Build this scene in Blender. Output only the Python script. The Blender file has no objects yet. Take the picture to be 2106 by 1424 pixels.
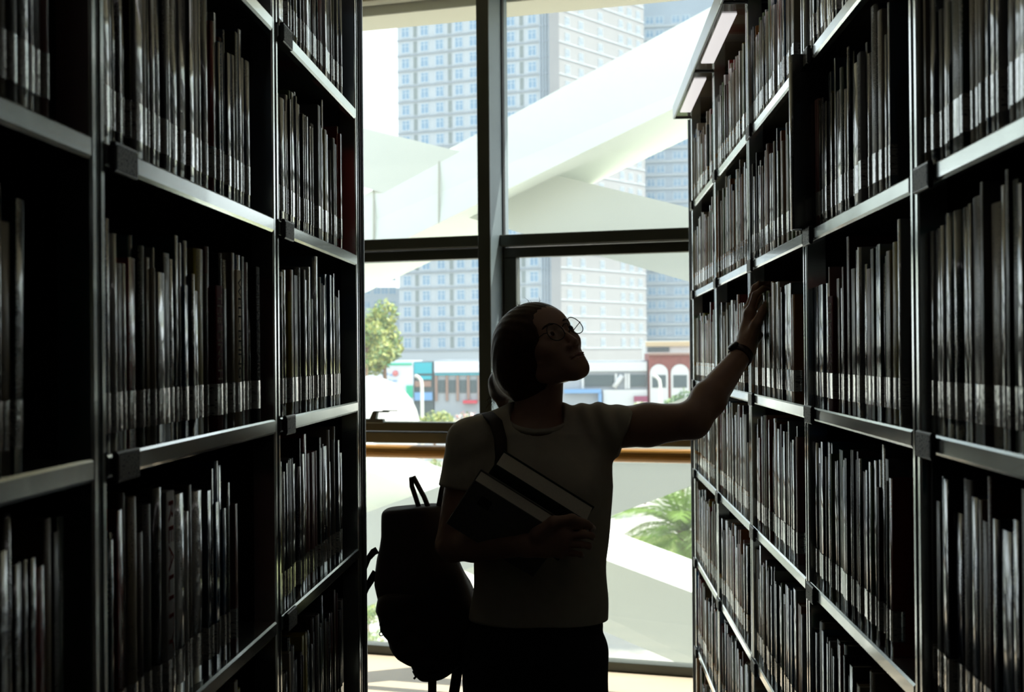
import bpy, math, random
import numpy as np
from mathutils import Vector, Matrix, noise as mnoise

# ------------------------------------------------------------------ scene, camera, light
SC = bpy.context.scene
COL = SC.collection
W_IMG, H_IMG, F_PX = 2106.0, 1424.0, 2925.0
CAM_Z = 1.53
YAW, PITCH, ROLL = math.radians(2.62), math.radians(0.33), math.radians(0.5)

fw = Vector((-math.sin(YAW) * math.cos(PITCH), math.cos(YAW) * math.cos(PITCH), math.sin(PITCH)))
rt0 = Vector((math.cos(YAW), math.sin(YAW), 0.0))
up0 = rt0.cross(fw)
rt = rt0 * math.cos(ROLL) - up0 * math.sin(ROLL)
up = up0 * math.cos(ROLL) + rt0 * math.sin(ROLL)
CAM = Vector((0.0, 0.0, CAM_Z))

cd = bpy.data.cameras.new('camera')
cd.sensor_width = 36.0
cd.lens = 36.0 * F_PX / W_IMG
cd.clip_start, cd.clip_end = 0.05, 2000.0
cd.dof.use_dof = True
cd.dof.focus_distance = 3.0
cd.dof.aperture_fstop = 8.5
cam = bpy.data.objects.new('camera', cd)
COL.objects.link(cam)
cam.matrix_world = Matrix(((rt.x, up.x, -fw.x, CAM.x), (rt.y, up.y, -fw.y, CAM.y), (rt.z, up.z, -fw.z, CAM.z), (0, 0, 0, 1)))
SC.camera = cam

SC.view_settings.view_transform = 'Standard'
SC.view_settings.look = 'None'
SC.view_settings.gamma = 1.0
SC.view_settings.use_curve_mapping = False
SC.view_settings.exposure = 0.4

world = bpy.data.worlds.new('sky')
SC.world = world
world.use_nodes = True
wn, wl = world.node_tree.nodes, world.node_tree.links
wn.clear()
tcw = wn.new('ShaderNodeTexCoord')
sep = wn.new('ShaderNodeSeparateXYZ')
ramp = wn.new('ShaderNodeValToRGB')
ramp.color_ramp.elements[0].position = 0.0
ramp.color_ramp.elements[0].color = (0.96, 0.985, 1.0, 1)
ramp.color_ramp.elements[1].position = 0.9
ramp.color_ramp.elements[1].color = (0.72, 0.83, 1.0, 1)
bgn = wn.new('ShaderNodeBackground')
bgn.inputs['Strength'].default_value = 1.9
wout = wn.new('ShaderNodeOutputWorld')
wl.new(tcw.outputs['Generated'], sep.inputs[0])
wl.new(sep.outputs['Z'], ramp.inputs['Fac'])
wl.new(ramp.outputs['Color'], bgn.inputs['Color'])
wl.new(bgn.outputs[0], wout.inputs['Surface'])

SUN_EL = math.radians(57)
to_sun = Vector((0.90 * math.cos(SUN_EL), 0.436 * math.cos(SUN_EL), math.sin(SUN_EL)))
sd = bpy.data.lights.new('sun', 'SUN')
sd.energy = 7.0
sd.angle = math.radians(0.6)
sd.color = (1.0, 0.94, 0.85)
sun = bpy.data.objects.new('sun', sd)
sun.rotation_euler = to_sun.to_track_quat('Z', 'Y').to_euler()
sun.location = (20, 10, 40)
COL.objects.link(sun)

cy = SC.cycles
cy.max_bounces = 8
cy.diffuse_bounces = 4
cy.glossy_bounces = 4
cy.transparent_max_bounces = 16
cy.sample_clamp_indirect = 4.0
cy.caustics_reflective = False
cy.caustics_refractive = False
cy.use_denoising = True


def P(px, py, zc):
    """photo pixel at a depth along the view axis -> world point"""
    return CAM + rt * ((px - W_IMG / 2) / F_PX * zc) + up * (-(py - H_IMG / 2) / F_PX * zc) + fw * zc


def IV(a, b, c):
    """direction given as (right, away, up) of the photograph -> world"""
    return rt * a + fw * b + up * c


# the window wall runs obliquely across the end of the aisle
TW = Vector((0.952, -0.307, 0.0)).normalized()      # along the wall, to the right
NO = Vector((0.307, 0.952, 0.0)).normalized()       # outwards
W0 = P(1087, 1365, 7.04)
W0.z = 0.0


def UVZ(px, py, v=0.0):
    """pixel -> (u, z) on the vertical plane v metres outside the glass"""
    d = (P(px, py, 1.0) - CAM)
    k = ((W0 + NO * v) - CAM).dot(NO) / d.dot(NO)
    p = CAM + d * k
    return (p - W0).dot(TW), p.z


def WP(u, v, z):
    return W0 + TW * u + NO * v + Vector((0, 0, z))


# ------------------------------------------------------------------ helpers
def tag(o, label=None, cat=None, group=None, kind=None):
    if label: o['label'] = label
    if cat: o['category'] = cat
    if group: o['group'] = group
    if kind: o['kind'] = kind
    return o


def empty(name, loc=(0, 0, 0), parent=None):
    o = bpy.data.objects.new(name, None)
    o.empty_display_size = 0.1
    o.location = loc
    COL.objects.link(o)
    if parent:
        o.parent = parent
    return o


class MB:
    """collects faces; build() links them as one mesh object"""
    def __init__(s):
        s.v, s.f, s.m, s.sm = [], [], [], []

    def add(s, vs, fs, mi=0, smooth=False):
        b = len(s.v)
        s.v.extend([tuple(v) for v in vs])
        for f in fs:
            s.f.append(tuple(i + b for i in f))
            s.m.append(mi)
            s.sm.append(smooth)
        return s

    def box(s, x0, x1, y0, y1, z0, z1, mi=0, T=None):
        vs = [(x, y, z) for z in (z0, z1) for y in (y0, y1) for x in (x0, x1)]
        if T:
            vs = [T(*v) for v in vs]
        return s.add(vs, [(0, 2, 3, 1), (4, 5, 7, 6), (0, 1, 5, 4), (2, 6, 7, 3), (0, 4, 6, 2), (1, 3, 7, 5)], mi)

    def obox(s, c, ax, ay, az, hx, hy, hz, mi=0):
        c = Vector(c)
        return s.box(-hx, hx, -hy, hy, -hz, hz, mi, lambda x, y, z: c + ax * x + ay * y + az * z)

    def cbox(s, x0, x1, y0, y1, z0, z1, ch=0.002, mi=0, T=None):
        """box with chamfered edges"""
        ch = min(ch, (x1 - x0) * .45, (y1 - y0) * .45, (z1 - z0) * .45)
        bm_v = []
        for sx in (0, 1):
            for sy in (0, 1):
                for sz in (0, 1):
                    X = (x0, x1)[sx]; Y = (y0, y1)[sy]; Z = (z0, z1)[sz]
                    dx = ch if sx == 0 else -ch
                    dy = ch if sy == 0 else -ch
                    dz = ch if sz == 0 else -ch
                    bm_v += [(X, Y + dy, Z + dz), (X + dx, Y, Z + dz), (X + dx, Y + dy, Z)]
        def i(a, b, c, k): return (a * 4 + b * 2 + c) * 3 + k
        fs = []
        for a in (0, 1):
            q = [i(a, 0, 0, 0), i(a, 1, 0, 0), i(a, 1, 1, 0), i(a, 0, 1, 0)]
            fs.append(q if a else q[::-1])
            q = [i(0, a, 0, 1), i(1, a, 0, 1), i(1, a, 1, 1), i(0, a, 1, 1)]
            fs.append(q[::-1] if a else q)
            q = [i(0, 0, a, 2), i(1, 0, a, 2), i(1, 1, a, 2), i(0, 1, a, 2)]
            fs.append(q if a else q[::-1])
        for a in (0, 1):
            for b in (0, 1):
                q = [i(a, b, 0, 0), i(a, b, 0, 1), i(a, b, 1, 1), i(a, b, 1, 0)]
                fs.append(q if (a == b) else q[::-1])
                q = [i(a, 0, b, 0), i(a, 0, b, 2), i(a, 1, b, 2), i(a, 1, b, 0)]
                fs.append(q[::-1] if (a == b) else q)
                q = [i(0, a, b, 1), i(0, a, b, 2), i(1, a, b, 2), i(1, a, b, 1)]
                fs.append(q if (a == b) else q[::-1])
        for a in (0, 1):
            for b in (0, 1):
                for c in (0, 1):
                    q = [i(a, b, c, 0), i(a, b, c, 1), i(a, b, c, 2)]
                    fs.append(q if (a + b + c) % 2 == 1 else q[::-1])
        if T:
            bm_v = [T(*v) for v in bm_v]
        return s.add(bm_v, fs, mi)

    def tube(s, pts, rad, n=8, mi=0, caps=True, smooth=True, flat=None):
        """tube along points; rad a number or list; flat=(ratio, axis) squashes it into a strap"""
        pts = [Vector(p) for p in pts]
        if not hasattr(rad, '__len__'):
            rad = [rad] * len(pts)
        vs, fs = [], []
        ref = None
        for i, p in enumerate(pts):
            a = pts[max(i - 1, 0)]; b = pts[min(i + 1, len(pts) - 1)]
            d = (b - a).normalized()
            if flat:
                ref = Vector(flat[1])
            elif ref is None:
                ref = Vector((0, 0, 1)) if abs(d.z) < 0.9 else Vector((1, 0, 0))
            n1 = d.cross(ref).normalized()
            n2 = n1.cross(d).normalized()
            if not flat:
                ref = n2
            k = flat[0] if flat else 1.0
            for j in range(n):
                t = 2 * math.pi * j / n
                vs.append(p + n1 * (math.cos(t) * rad[i] * k) + n2 * (math.sin(t) * rad[i]))
        for i in range(len(pts) - 1):
            for j in range(n):
                fs.append((i * n + j, i * n + (j + 1) % n, (i + 1) * n + (j + 1) % n, (i + 1) * n + j))
        s.add(vs, fs, mi, smooth)
        if caps:
            b = len(s.v) - len(vs)
            s.f.append(tuple(b + j for j in range(n - 1, -1, -1))); s.m.append(mi); s.sm.append(False)
            e = b + (len(pts) - 1) * n
            s.f.append(tuple(e + j for j in range(n))); s.m.append(mi); s.sm.append(False)
        return s

    def prism(s, poly, a0, a1, T, mi=0):
        """extrude a 2-D polygon between a0 and a1; T(p, q, a) -> point"""
        n = len(poly)
        vs = [T(p, q, a0) for p, q in poly] + [T(p, q, a1) for p, q in poly]
        fs = [(i, (i + 1) % n, n + (i + 1) % n, n + i) for i in range(n)]
        fs += [tuple(range(n - 1, -1, -1)), tuple(range(n, 2 * n))]
        return s.add(vs, fs, mi)

    def lathe(s, prof, c, n=20, mi=0, smooth=True):
        c = Vector(c)
        vs, fs = [], []
        for r, z in prof:
            for j in range(n):
                t = 2 * math.pi * j / n
                vs.append(c + Vector((r * math.cos(t), r * math.sin(t), z)))
        for i in range(len(prof) - 1):
            for j in range(n):
                fs.append((i * n + j, i * n + (j + 1) % n, (i + 1) * n + (j + 1) % n, (i + 1) * n + j))
        return s.add(vs, fs, mi, smooth)

    def mesh(s, name, mats):
        me = bpy.data.meshes.new(name)
        me.from_pydata(s.v, [], s.f)
        for m in (mats if isinstance(mats, (list, tuple)) else [mats]):
            me.materials.append(m)
        me.polygons.foreach_set('material_index', s.m)
        me.polygons.foreach_set('use_smooth', s.sm)
        me.update()
        return me

    def build(s, name, mats, parent=None, local=False):
        """faces are given in world space unless local; the object is put at its parent's origin"""
        if parent is not None and not local:
            o0 = parent.matrix_world_translation if hasattr(parent, 'matrix_world_translation') else world_loc(parent)
            s.v = [(v[0] - o0[0], v[1] - o0[1], v[2] - o0[2]) for v in s.v]
        o = bpy.data.objects.new(name, s.mesh(name, mats))
        COL.objects.link(o)
        if parent is not None:
            o.parent = parent
        return o


def world_loc(o):
    p = Vector((0, 0, 0))
    while o is not None:
        p = p + Vector(o.location)
        o = o.parent
    return p


def fixn(o):
    """make the normals of a closed mesh point outwards"""
    import bmesh
    bm = bmesh.new(); bm.from_mesh(o.data)
    bmesh.ops.recalc_face_normals(bm, faces=bm.faces)
    bm.to_mesh(o.data); bm.free()
    return o


def link_mesh(name, me, parent=None, loc=(0, 0, 0), rotz=0.0):
    o = bpy.data.objects.new(name, me)
    COL.objects.link(o)
    o.location = loc
    o.rotation_euler = (0, 0, rotz)
    if parent is not None:
        o.parent = parent
    return o


# ------------------------------------------------------------------ materials
def mat(name, col, rough=0.5, metal=0.0, spec=0.5, coat=0.0, noise=0.0, nscale=20.0, bump=0.0, bscale=200.0, emit=None, sheen=0.0, col2=None):
    m = bpy.data.materials.new(name)
    m.use_nodes = True
    nt = m.node_tree
    b = nt.nodes['Principled BSDF']
    b.inputs['Base Color'].default_value = (*col, 1)
    b.inputs['Roughness'].default_value = rough
    b.inputs['Metallic'].default_value = metal
    b.inputs['Specular IOR Level'].default_value = spec
    b.inputs['Coat Weight'].default_value = coat
    b.inputs['Sheen Weight'].default_value = sheen
    if emit:
        b.inputs['Emission Color'].default_value = (*emit[0], 1)
        b.inputs['Emission Strength'].default_value = emit[1]
    if noise or bump:
        tc = nt.nodes.new('ShaderNodeTexCoord')
        nz = nt.nodes.new('ShaderNodeTexNoise')
        nz.inputs['Scale'].default_value = nscale
        nz.inputs['Detail'].default_value = 5
        nt.links.new(tc.outputs['Object'], nz.inputs['Vector'])
        if noise:
            mx = nt.nodes.new('ShaderNodeMix'); mx.data_type = 'RGBA'
            c2 = col2 if col2 else tuple(min(1, c * (1 + noise)) for c in col)
            c1 = col if col2 else tuple(c * (1 - noise) for c in col)
            mx.inputs['A'].default_value = (*c1, 1)
            mx.inputs['B'].default_value = (*c2, 1)
            cr = nt.nodes.new('ShaderNodeMapRange')
            cr.inputs['From Min'].default_value = 0.3
            cr.inputs['From Max'].default_value = 0.7
            nt.links.new(nz.outputs['Fac'], cr.inputs['Value'])
            nt.links.new(cr.outputs[0], mx.inputs['Factor'])
            nt.links.new(mx.outputs['Result'], b.inputs['Base Color'])
        if bump:
            nb = nt.nodes.new('ShaderNodeTexNoise')
            nb.inputs['Scale'].default_value = bscale
            nb.inputs['Detail'].default_value = 3
            nt.links.new(tc.outputs['Object'], nb.inputs['Vector'])
            bp = nt.nodes.new('ShaderNodeBump')
            bp.inputs['Strength'].default_value = bump
            bp.inputs['Distance'].default_value = 0.002
            nt.links.new(nb.outputs['Fac'], bp.inputs['Height'])
            nt.links.new(bp.outputs[0], b.inputs['Normal'])
    return m


def book_mat(name, col, ink, rough=0.24, coat=0.7):
    """laminated cover: plain colour with small illegible lines of print, uneven gloss"""
    m = mat(name, col, rough, spec=0.5 if coat > 0.3 else 0.3, coat=coat)
    nt = m.node_tree
    b = nt.nodes['Principled BSDF']
    b.inputs['Coat Roughness'].default_value = 0.05 + 0.1 * rng.random()
    b.inputs['Coat IOR'].default_value = 1.75
    g = nt.nodes.new('ShaderNodeNewGeometry')
    mp = nt.nodes.new('ShaderNodeVectorMath'); mp.operation = 'MULTIPLY'
    mp.inputs[1].default_value = (300, 700, 1000)
    nt.links.new(g.outputs['Position'], mp.inputs[0])
    n1 = nt.nodes.new('ShaderNodeTexNoise'); n1.inputs['Scale'].default_value = 1.0; n1.inputs['Detail'].default_value = 1.0
    nt.links.new(mp.outputs[0], n1.inputs['Vector'])
    mp2 = nt.nodes.new('ShaderNodeVectorMath'); mp2.operation = 'MULTIPLY'
    mp2.inputs[1].default_value = (4, 42, 9)
    nt.links.new(g.outputs['Position'], mp2.inputs[0])
    n2 = nt.nodes.new('ShaderNodeTexNoise'); n2.inputs['Scale'].default_value = 1.0; n2.inputs['Detail'].default_value = 0.0
    nt.links.new(mp2.outputs[0], n2.inputs['Vector'])
    r1 = nt.nodes.new('ShaderNodeMath'); r1.operation = 'GREATER_THAN'; r1.inputs[1].default_value = 0.59
    r2 = nt.nodes.new('ShaderNodeMath'); r2.operation = 'GREATER_THAN'; r2.inputs[1].default_value = 0.55
    nt.links.new(n1.outputs['Fac'], r1.inputs[0]); nt.links.new(n2.outputs['Fac'], r2.inputs[0])
    mu = nt.nodes.new('ShaderNodeMath'); mu.operation = 'MULTIPLY'
    nt.links.new(r1.outputs[0], mu.inputs[0]); nt.links.new(r2.outputs[0], mu.inputs[1])
    mx = nt.nodes.new('ShaderNodeMix'); mx.data_type = 'RGBA'
    mx.inputs['A'].default_value = (*col, 1); mx.inputs['B'].default_value = (*ink, 1)
    # print sits on the spine only
    sx_ = nt.nodes.new('ShaderNodeSeparateXYZ'); nt.links.new(g.outputs['True Normal'], sx_.inputs[0])
    ab = nt.nodes.new('ShaderNodeMath'); ab.operation = 'ABSOLUTE'; nt.links.new(sx_.outputs['X'], ab.inputs[0])
    gt = nt.nodes.new('ShaderNodeMath'); gt.operation = 'GREATER_THAN'; gt.inputs[1].default_value = 0.7; nt.links.new(ab.outputs[0], gt.inputs[0])
    mu2 = nt.nodes.new('ShaderNodeMath'); mu2.operation = 'MULTIPLY'; nt.links.new(mu.outputs[0], mu2.inputs[0]); nt.links.new(gt.outputs[0], mu2.inputs[1])
    nt.links.new(mu2.outputs[0], mx.inputs['Factor'])
    nt.links.new(mx.outputs['Result'], b.inputs['Base Color'])
    mp3 = nt.nodes.new('ShaderNodeVectorMath'); mp3.operation = 'MULTIPLY'
    mp3.inputs[1].default_value = (6, 90, 9)
    nt.links.new(g.outputs['Position'], mp3.inputs[0])
    n3 = nt.nodes.new('ShaderNodeTexNoise'); n3.inputs['Scale'].default_value = 1.0
    nt.links.new(mp3.outputs[0], n3.inputs['Vector'])
    mr = nt.nodes.new('ShaderNodeMapRange')
    mr.inputs['To Min'].default_value = max(0.08, rough - 0.14); mr.inputs['To Max'].default_value = rough + 0.15
    nt.links.new(n3.outputs['Fac'], mr.inputs['Value'])
    nt.links.new(mr.outputs[0], b.inputs['Roughness'])
    return m


def label_mat(name, stripe=None, paper=(0.55, 0.55, 0.5), gloss=1.0):
    """call-number label under clear glossy tape"""
    m = mat(name, paper, 0.16 if gloss else 0.55, spec=0.7 if gloss else 0.3, coat=gloss)
    nt = m.node_tree
    b = nt.nodes['Principled BSDF']
    b.inputs['Coat Roughness'].default_value = 0.07
    b.inputs['Coat IOR'].default_value = 2.0
    tc = nt.nodes.new('ShaderNodeTexCoord')
    g = nt.nodes.new('ShaderNodeNewGeometry')
    mp = nt.nodes.new('ShaderNodeVectorMath'); mp.operation = 'MULTIPLY'
    mp.inputs[1].default_value = (90, 800, 620) if gloss else (60, 230, 330)
    nt.links.new(g.outputs['Position'], mp.inputs[0])
    n1 = nt.nodes.new('ShaderNodeTexNoise'); n1.inputs['Scale'].default_value = 1.0; n1.inputs['Detail'].default_value = 1.0
    nt.links.new(mp.outputs[0], n1.inputs['Vector'])
    r1 = nt.nodes.new('ShaderNodeMath'); r1.operation = 'GREATER_THAN'; r1.inputs[1].default_value = 0.60
    nt.links.new(n1.outputs['Fac'], r1.inputs[0])
    mx = nt.nodes.new('ShaderNodeMix'); mx.data_type = 'RGBA'
    mx.inputs['A'].default_value = (*paper, 1); mx.inputs['B'].default_value = (0.05, 0.05, 0.06, 1)
    nt.links.new(r1.outputs[0], mx.inputs['Factor'])
    nt.links.new(mx.outputs['Result'], b.inputs['Base Color'])
    bp = nt.nodes.new('ShaderNodeBump'); bp.inputs['Strength'].default_value = 0.35; bp.inputs['Distance'].default_value = 0.001
    n2 = nt.nodes.new('ShaderNodeTexNoise'); n2.inputs['Scale'].default_value = 120.0
    nt.links.new(g.outputs['Position'], n2.inputs['Vector'])
    nt.links.new(n2.outputs['Fac'], bp.inputs['Height'])
    nt.links.new(bp.outputs[0], b.inputs['Coat Normal'])
    return m


def glass_mat(name, tint=(0.93, 0.965, 0.955), veil=0.0):
    m = bpy.data.materials.new(name)
    m.use_nodes = True
    nt = m.node_tree
    nt.nodes.clear()
    out = nt.nodes.new('ShaderNodeOutputMaterial')
    tr = nt.nodes.new('ShaderNodeBsdfTransparent'); tr.inputs['Color'].default_value = (*tint, 1)
    gl = nt.nodes.new('ShaderNodeBsdfGlossy'); gl.inputs['Roughness'].default_value = 0.0
    lw = nt.nodes.new('ShaderNodeLayerWeight'); lw.inputs['Blend'].default_value = 0.5
    pw = nt.nodes.new('ShaderNodeMath'); pw.operation = 'POWER'; pw.inputs[1].default_value = 4.0
    nt.links.new(lw.outputs['Facing'], pw.inputs[0])
    fr = nt.nodes.new('ShaderNodeMapRange'); fr.inputs['To Min'].default_value = 0.035; fr.inputs['To Max'].default_value = 0.8
    nt.links.new(pw.outputs[0], fr.inputs['Value'])
    mx = nt.nodes.new('ShaderNodeMixShader')
    nt.links.new(fr.outputs[0], mx.inputs[0]); nt.links.new(tr.outputs[0], mx.inputs[1]); nt.links.new(gl.outputs[0], mx.inputs[2])
    if veil:
        # translucent veil added to the pane to imitate haze
        tl = nt.nodes.new('ShaderNodeBsdfTranslucent'); tl.inputs['Color'].default_value = (0.95, 1.0, 1.0, 1)
        m2 = nt.nodes.new('ShaderNodeMixShader'); m2.inputs[0].default_value = veil
        nt.links.new(mx.outputs[0], m2.inputs[1]); nt.links.new(tl.outputs[0], m2.inputs[2])
        mx = m2
    nt.links.new(mx.outputs[0], out.inputs['Surface'])
    return m


M = {}
rng = random.Random(11)
M['steel'] = mat('painted_steel', (0.62, 0.66, 0.65), 0.17, metal=0.8, spec=0.7, coat=0.3, noise=0.12, nscale=6, bump=0.04, bscale=300)
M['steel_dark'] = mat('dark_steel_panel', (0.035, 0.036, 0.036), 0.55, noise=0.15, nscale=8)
M['end_panel'] = mat('dark_end_panel', (0.03, 0.024, 0.02), 0.45, noise=0.2, nscale=10)
M['holder'] = mat('black_plastic_holder', (0.02, 0.02, 0.02), 0.35)
M['card'] = label_mat('printed_shelf_card', paper=(0.42, 0.43, 0.40), gloss=0.0)
M['glow_panel'] = mat('glowing_white_panel', (0.85, 0.83, 0.83), 0.4, emit=((1.0, 0.96, 0.96), 0.55))
M['canopy'] = mat('canopy_brown', (0.10, 0.075, 0.045), 0.18, spec=0.6, coat=0.4)
M['canopy_edge'] = mat('canopy_edge_aluminium', (0.52, 0.56, 0.58), 0.3, metal=0.6)
M['floor'] = mat('pale_vinyl_floor', (0.72, 0.58, 0.42), 0.42, noise=0.06, nscale=3, bump=0.03)
M['wall'] = mat('grey_plaster', (0.09, 0.09, 0.085), 0.9, noise=0.06, nscale=4, bump=0.1, bscale=80)
M['ceiling'] = mat('cream_ceiling', (0.62, 0.57, 0.44), 0.9, noise=0.04, nscale=3)
M['frame'] = mat('dark_window_frame', (0.055, 0.06, 0.045), 0.42, noise=0.1, nscale=5)
M['frame_side'] = mat('window_post_lit_side', (0.20, 0.25, 0.27), 0.5, noise=0.08, nscale=5)  # post's lit side: daylight put into a paler frame colour
M['rubber'] = mat('black_gasket', (0.012, 0.012, 0.012), 0.7)
M['glass'] = glass_mat('window_glass', veil=0.022)
M['wood'] = mat('oak_handrail', (0.50, 0.24, 0.055), 0.3, coat=0.3)
M['handle'] = mat('window_handle_metal', (0.10, 0.11, 0.10), 0.4, metal=0.5)
M['page'] = mat('book_pages', (0.62, 0.57, 0.46), 0.9, noise=0.08, nscale=400)
M['label'] = label_mat('spine_label_taped')
M['label_o'] = label_mat('spine_label_orange', paper=(0.62, 0.30, 0.05))
M['label_w'] = label_mat('spine_label_white', paper=(0.72, 0.70, 0.62))
# wood grain along the rail
nt = M['wood'].node_tree
g = nt.nodes.new('ShaderNodeNewGeometry')
wv = nt.nodes.new('ShaderNodeTexWave'); wv.inputs['Scale'].default_value = 9; wv.inputs['Distortion'].default_value = 7; wv.inputs['Detail'].default_value = 3
wv.bands_direction = 'Z'
mpw = nt.nodes.new('ShaderNodeVectorMath'); mpw.operation = 'MULTIPLY'; mpw.inputs[1].default_value = (0.35, 0.35, 3.0)
nt.links.new(g.outputs['Position'], mpw.inputs[0]); nt.links.new(mpw.outputs[0], wv.inputs['Vector'])
mxw = nt.nodes.new('ShaderNodeMix'); mxw.data_type = 'RGBA'
mxw.inputs['A'].default_value = (0.72, 0.36, 0.08, 1); mxw.inputs['B'].default_value = (0.52, 0.23, 0.045, 1)
nt.links.new(wv.outputs['Fac'], mxw.inputs['Factor'])
nt.links.new(mxw.outputs['Result'], nt.nodes['Principled BSDF'].inputs['Base Color'])

# ------------------------------------------------------------------ the room
ROOM_X0, ROOM_X1, ROOM_Y0 = -3.3, 3.3, -6.0
CEIL_Z = 3.38


def wall_y(x, v=0.0):
    """y on the window wall at x"""
    q = W0 + NO * v
    return q.y + (q.x - x) * NO.x / NO.y


def room_poly(v=0.0):
    return [(ROOM_X0, ROOM_Y0), (ROOM_X1, ROOM_Y0), (ROOM_X1, wall_y(ROOM_X1, v)), (ROOM_X0, wall_y(ROOM_X0, v))]


pl = room_poly(0.12)
fl = MB()
fl.add([(x, y, 0) for x, y in pl] + [(x, y, -0.3) for x, y in pl], [(0, 1, 2, 3), (7, 6, 5, 4), (0, 4, 5, 1), (1, 5, 6, 2), (2, 6, 7, 3), (3, 7, 4, 0)])
tag(fl.build('floor', M['floor']), kind='structure')
# unseen dark sheet added to cut floor bounce; pale floor shows by the window
ct = MB().box(ROOM_X0, ROOM_X1, ROOM_Y0, 5.75, 0.0, 0.004)
tag(ct.build('floor_bounce_absorber', mat('dark_bounce_absorber', (0.045, 0.045, 0.047), 0.95, noise=0.2, nscale=60)), kind='structure')
cl = MB()
cl.add([(x, y, CEIL_Z) for x, y in pl] + [(x, y, CEIL_Z + 0.3) for x, y in pl], [(3, 2, 1, 0), (4, 5, 6, 7), (0, 1, 5, 4), (1, 2, 6, 5), (2, 3, 7, 6), (3, 0, 4, 7)])
tag(cl.build('ceiling', M['ceiling']), kind='structure')
w = MB().box(ROOM_X0 - 0.15, ROOM_X0, ROOM_Y0, wall_y(ROOM_X0, 0.12), -0.3, CEIL_Z + 0.3)
tag(w.build('wall_left', M['wall']), kind='structure')
w = MB().box(ROOM_X1, ROOM_X1 + 0.15, ROOM_Y0, wall_y(ROOM_X1, 0.12), -0.3, CEIL_Z + 0.3)
tag(w.build('wall_right', M['wall']), kind='structure')
w = MB().box(ROOM_X0, ROOM_X1, ROOM_Y0 - 0.15, ROOM_Y0, -0.3, CEIL_Z + 0.3)
tag(w.build('wall_back', M['wall']), kind='structure')

# window wall: posts, transoms, sashes, glass
U_POST, _ = UVZ(997, 700, -0.2)
BAY = 1.55
UL = [U_POST + k * BAY for k in (-2, -1, 0, 1)]  # leftmost bay is unseen, added to bring in more daylight
Z_TR0 = UVZ(1000, 530)[1]      # underside of the transom
Z_TR1 = UVZ(1000, 487)[1]
Z_SILL0 = UVZ(900, 911)[1]
Z_SILL1 = UVZ(900, 868)[1]


def wbox(mb, u0, u1, v0, v1, z0, z1, mi=0, ch=0.0):
    T = lambda x, y, z: WP(x, y, z)
    if ch:
        return mb.cbox(u0, u1, v0, v1, z0, z1, ch, mi, T)
    return mb.box(u0, u1, v0, v1, z0, z1, mi, T)


# solid wall to either side of the glazing
u_a = (Vector((ROOM_X0, wall_y(ROOM_X0), 0)) - W0).dot(TW)
u_b = (Vector((ROOM_X1, wall_y(ROOM_X1), 0)) - W0).dot(TW)
mb = MB(); wbox(mb, u_a, UL[0] - 0.03, -0.1, 0.12, 0, CEIL_Z)
wbox(mb, UL[-1] + 0.03, u_b, -0.1, 0.12, 0, CEIL_Z)
tag(mb.build('wall_front', M['wall']), kind='structure')
for i, u in enumerate(UL):
    root = empty('trim_%d' % (i + 1), WP(u, 0, 0)); tag(root, kind='structure')
    mb = MB(); wbox(mb, u - 0.032, u + 0.032, -0.2, -0.19, 0, CEIL_Z, 0, 0.002)
    mb.build('post_face', M['frame'], root)
    mb = MB(); wbox(mb, u - 0.031, u + 0.031, -0.19, 0.06, 0, CEIL_Z)
    mb.build('post_web', M['frame_side'], root)
    mb = MB(); wbox(mb, u + 0.031, u + 0.037, -0.03, 0.0, 0, CEIL_Z)
    wbox(mb, u - 0.037, u - 0.031, -0.03, 0.0, 0, CEIL_Z)
    mb.build('gasket', M['rubber'], root)
n_win = 0
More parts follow.
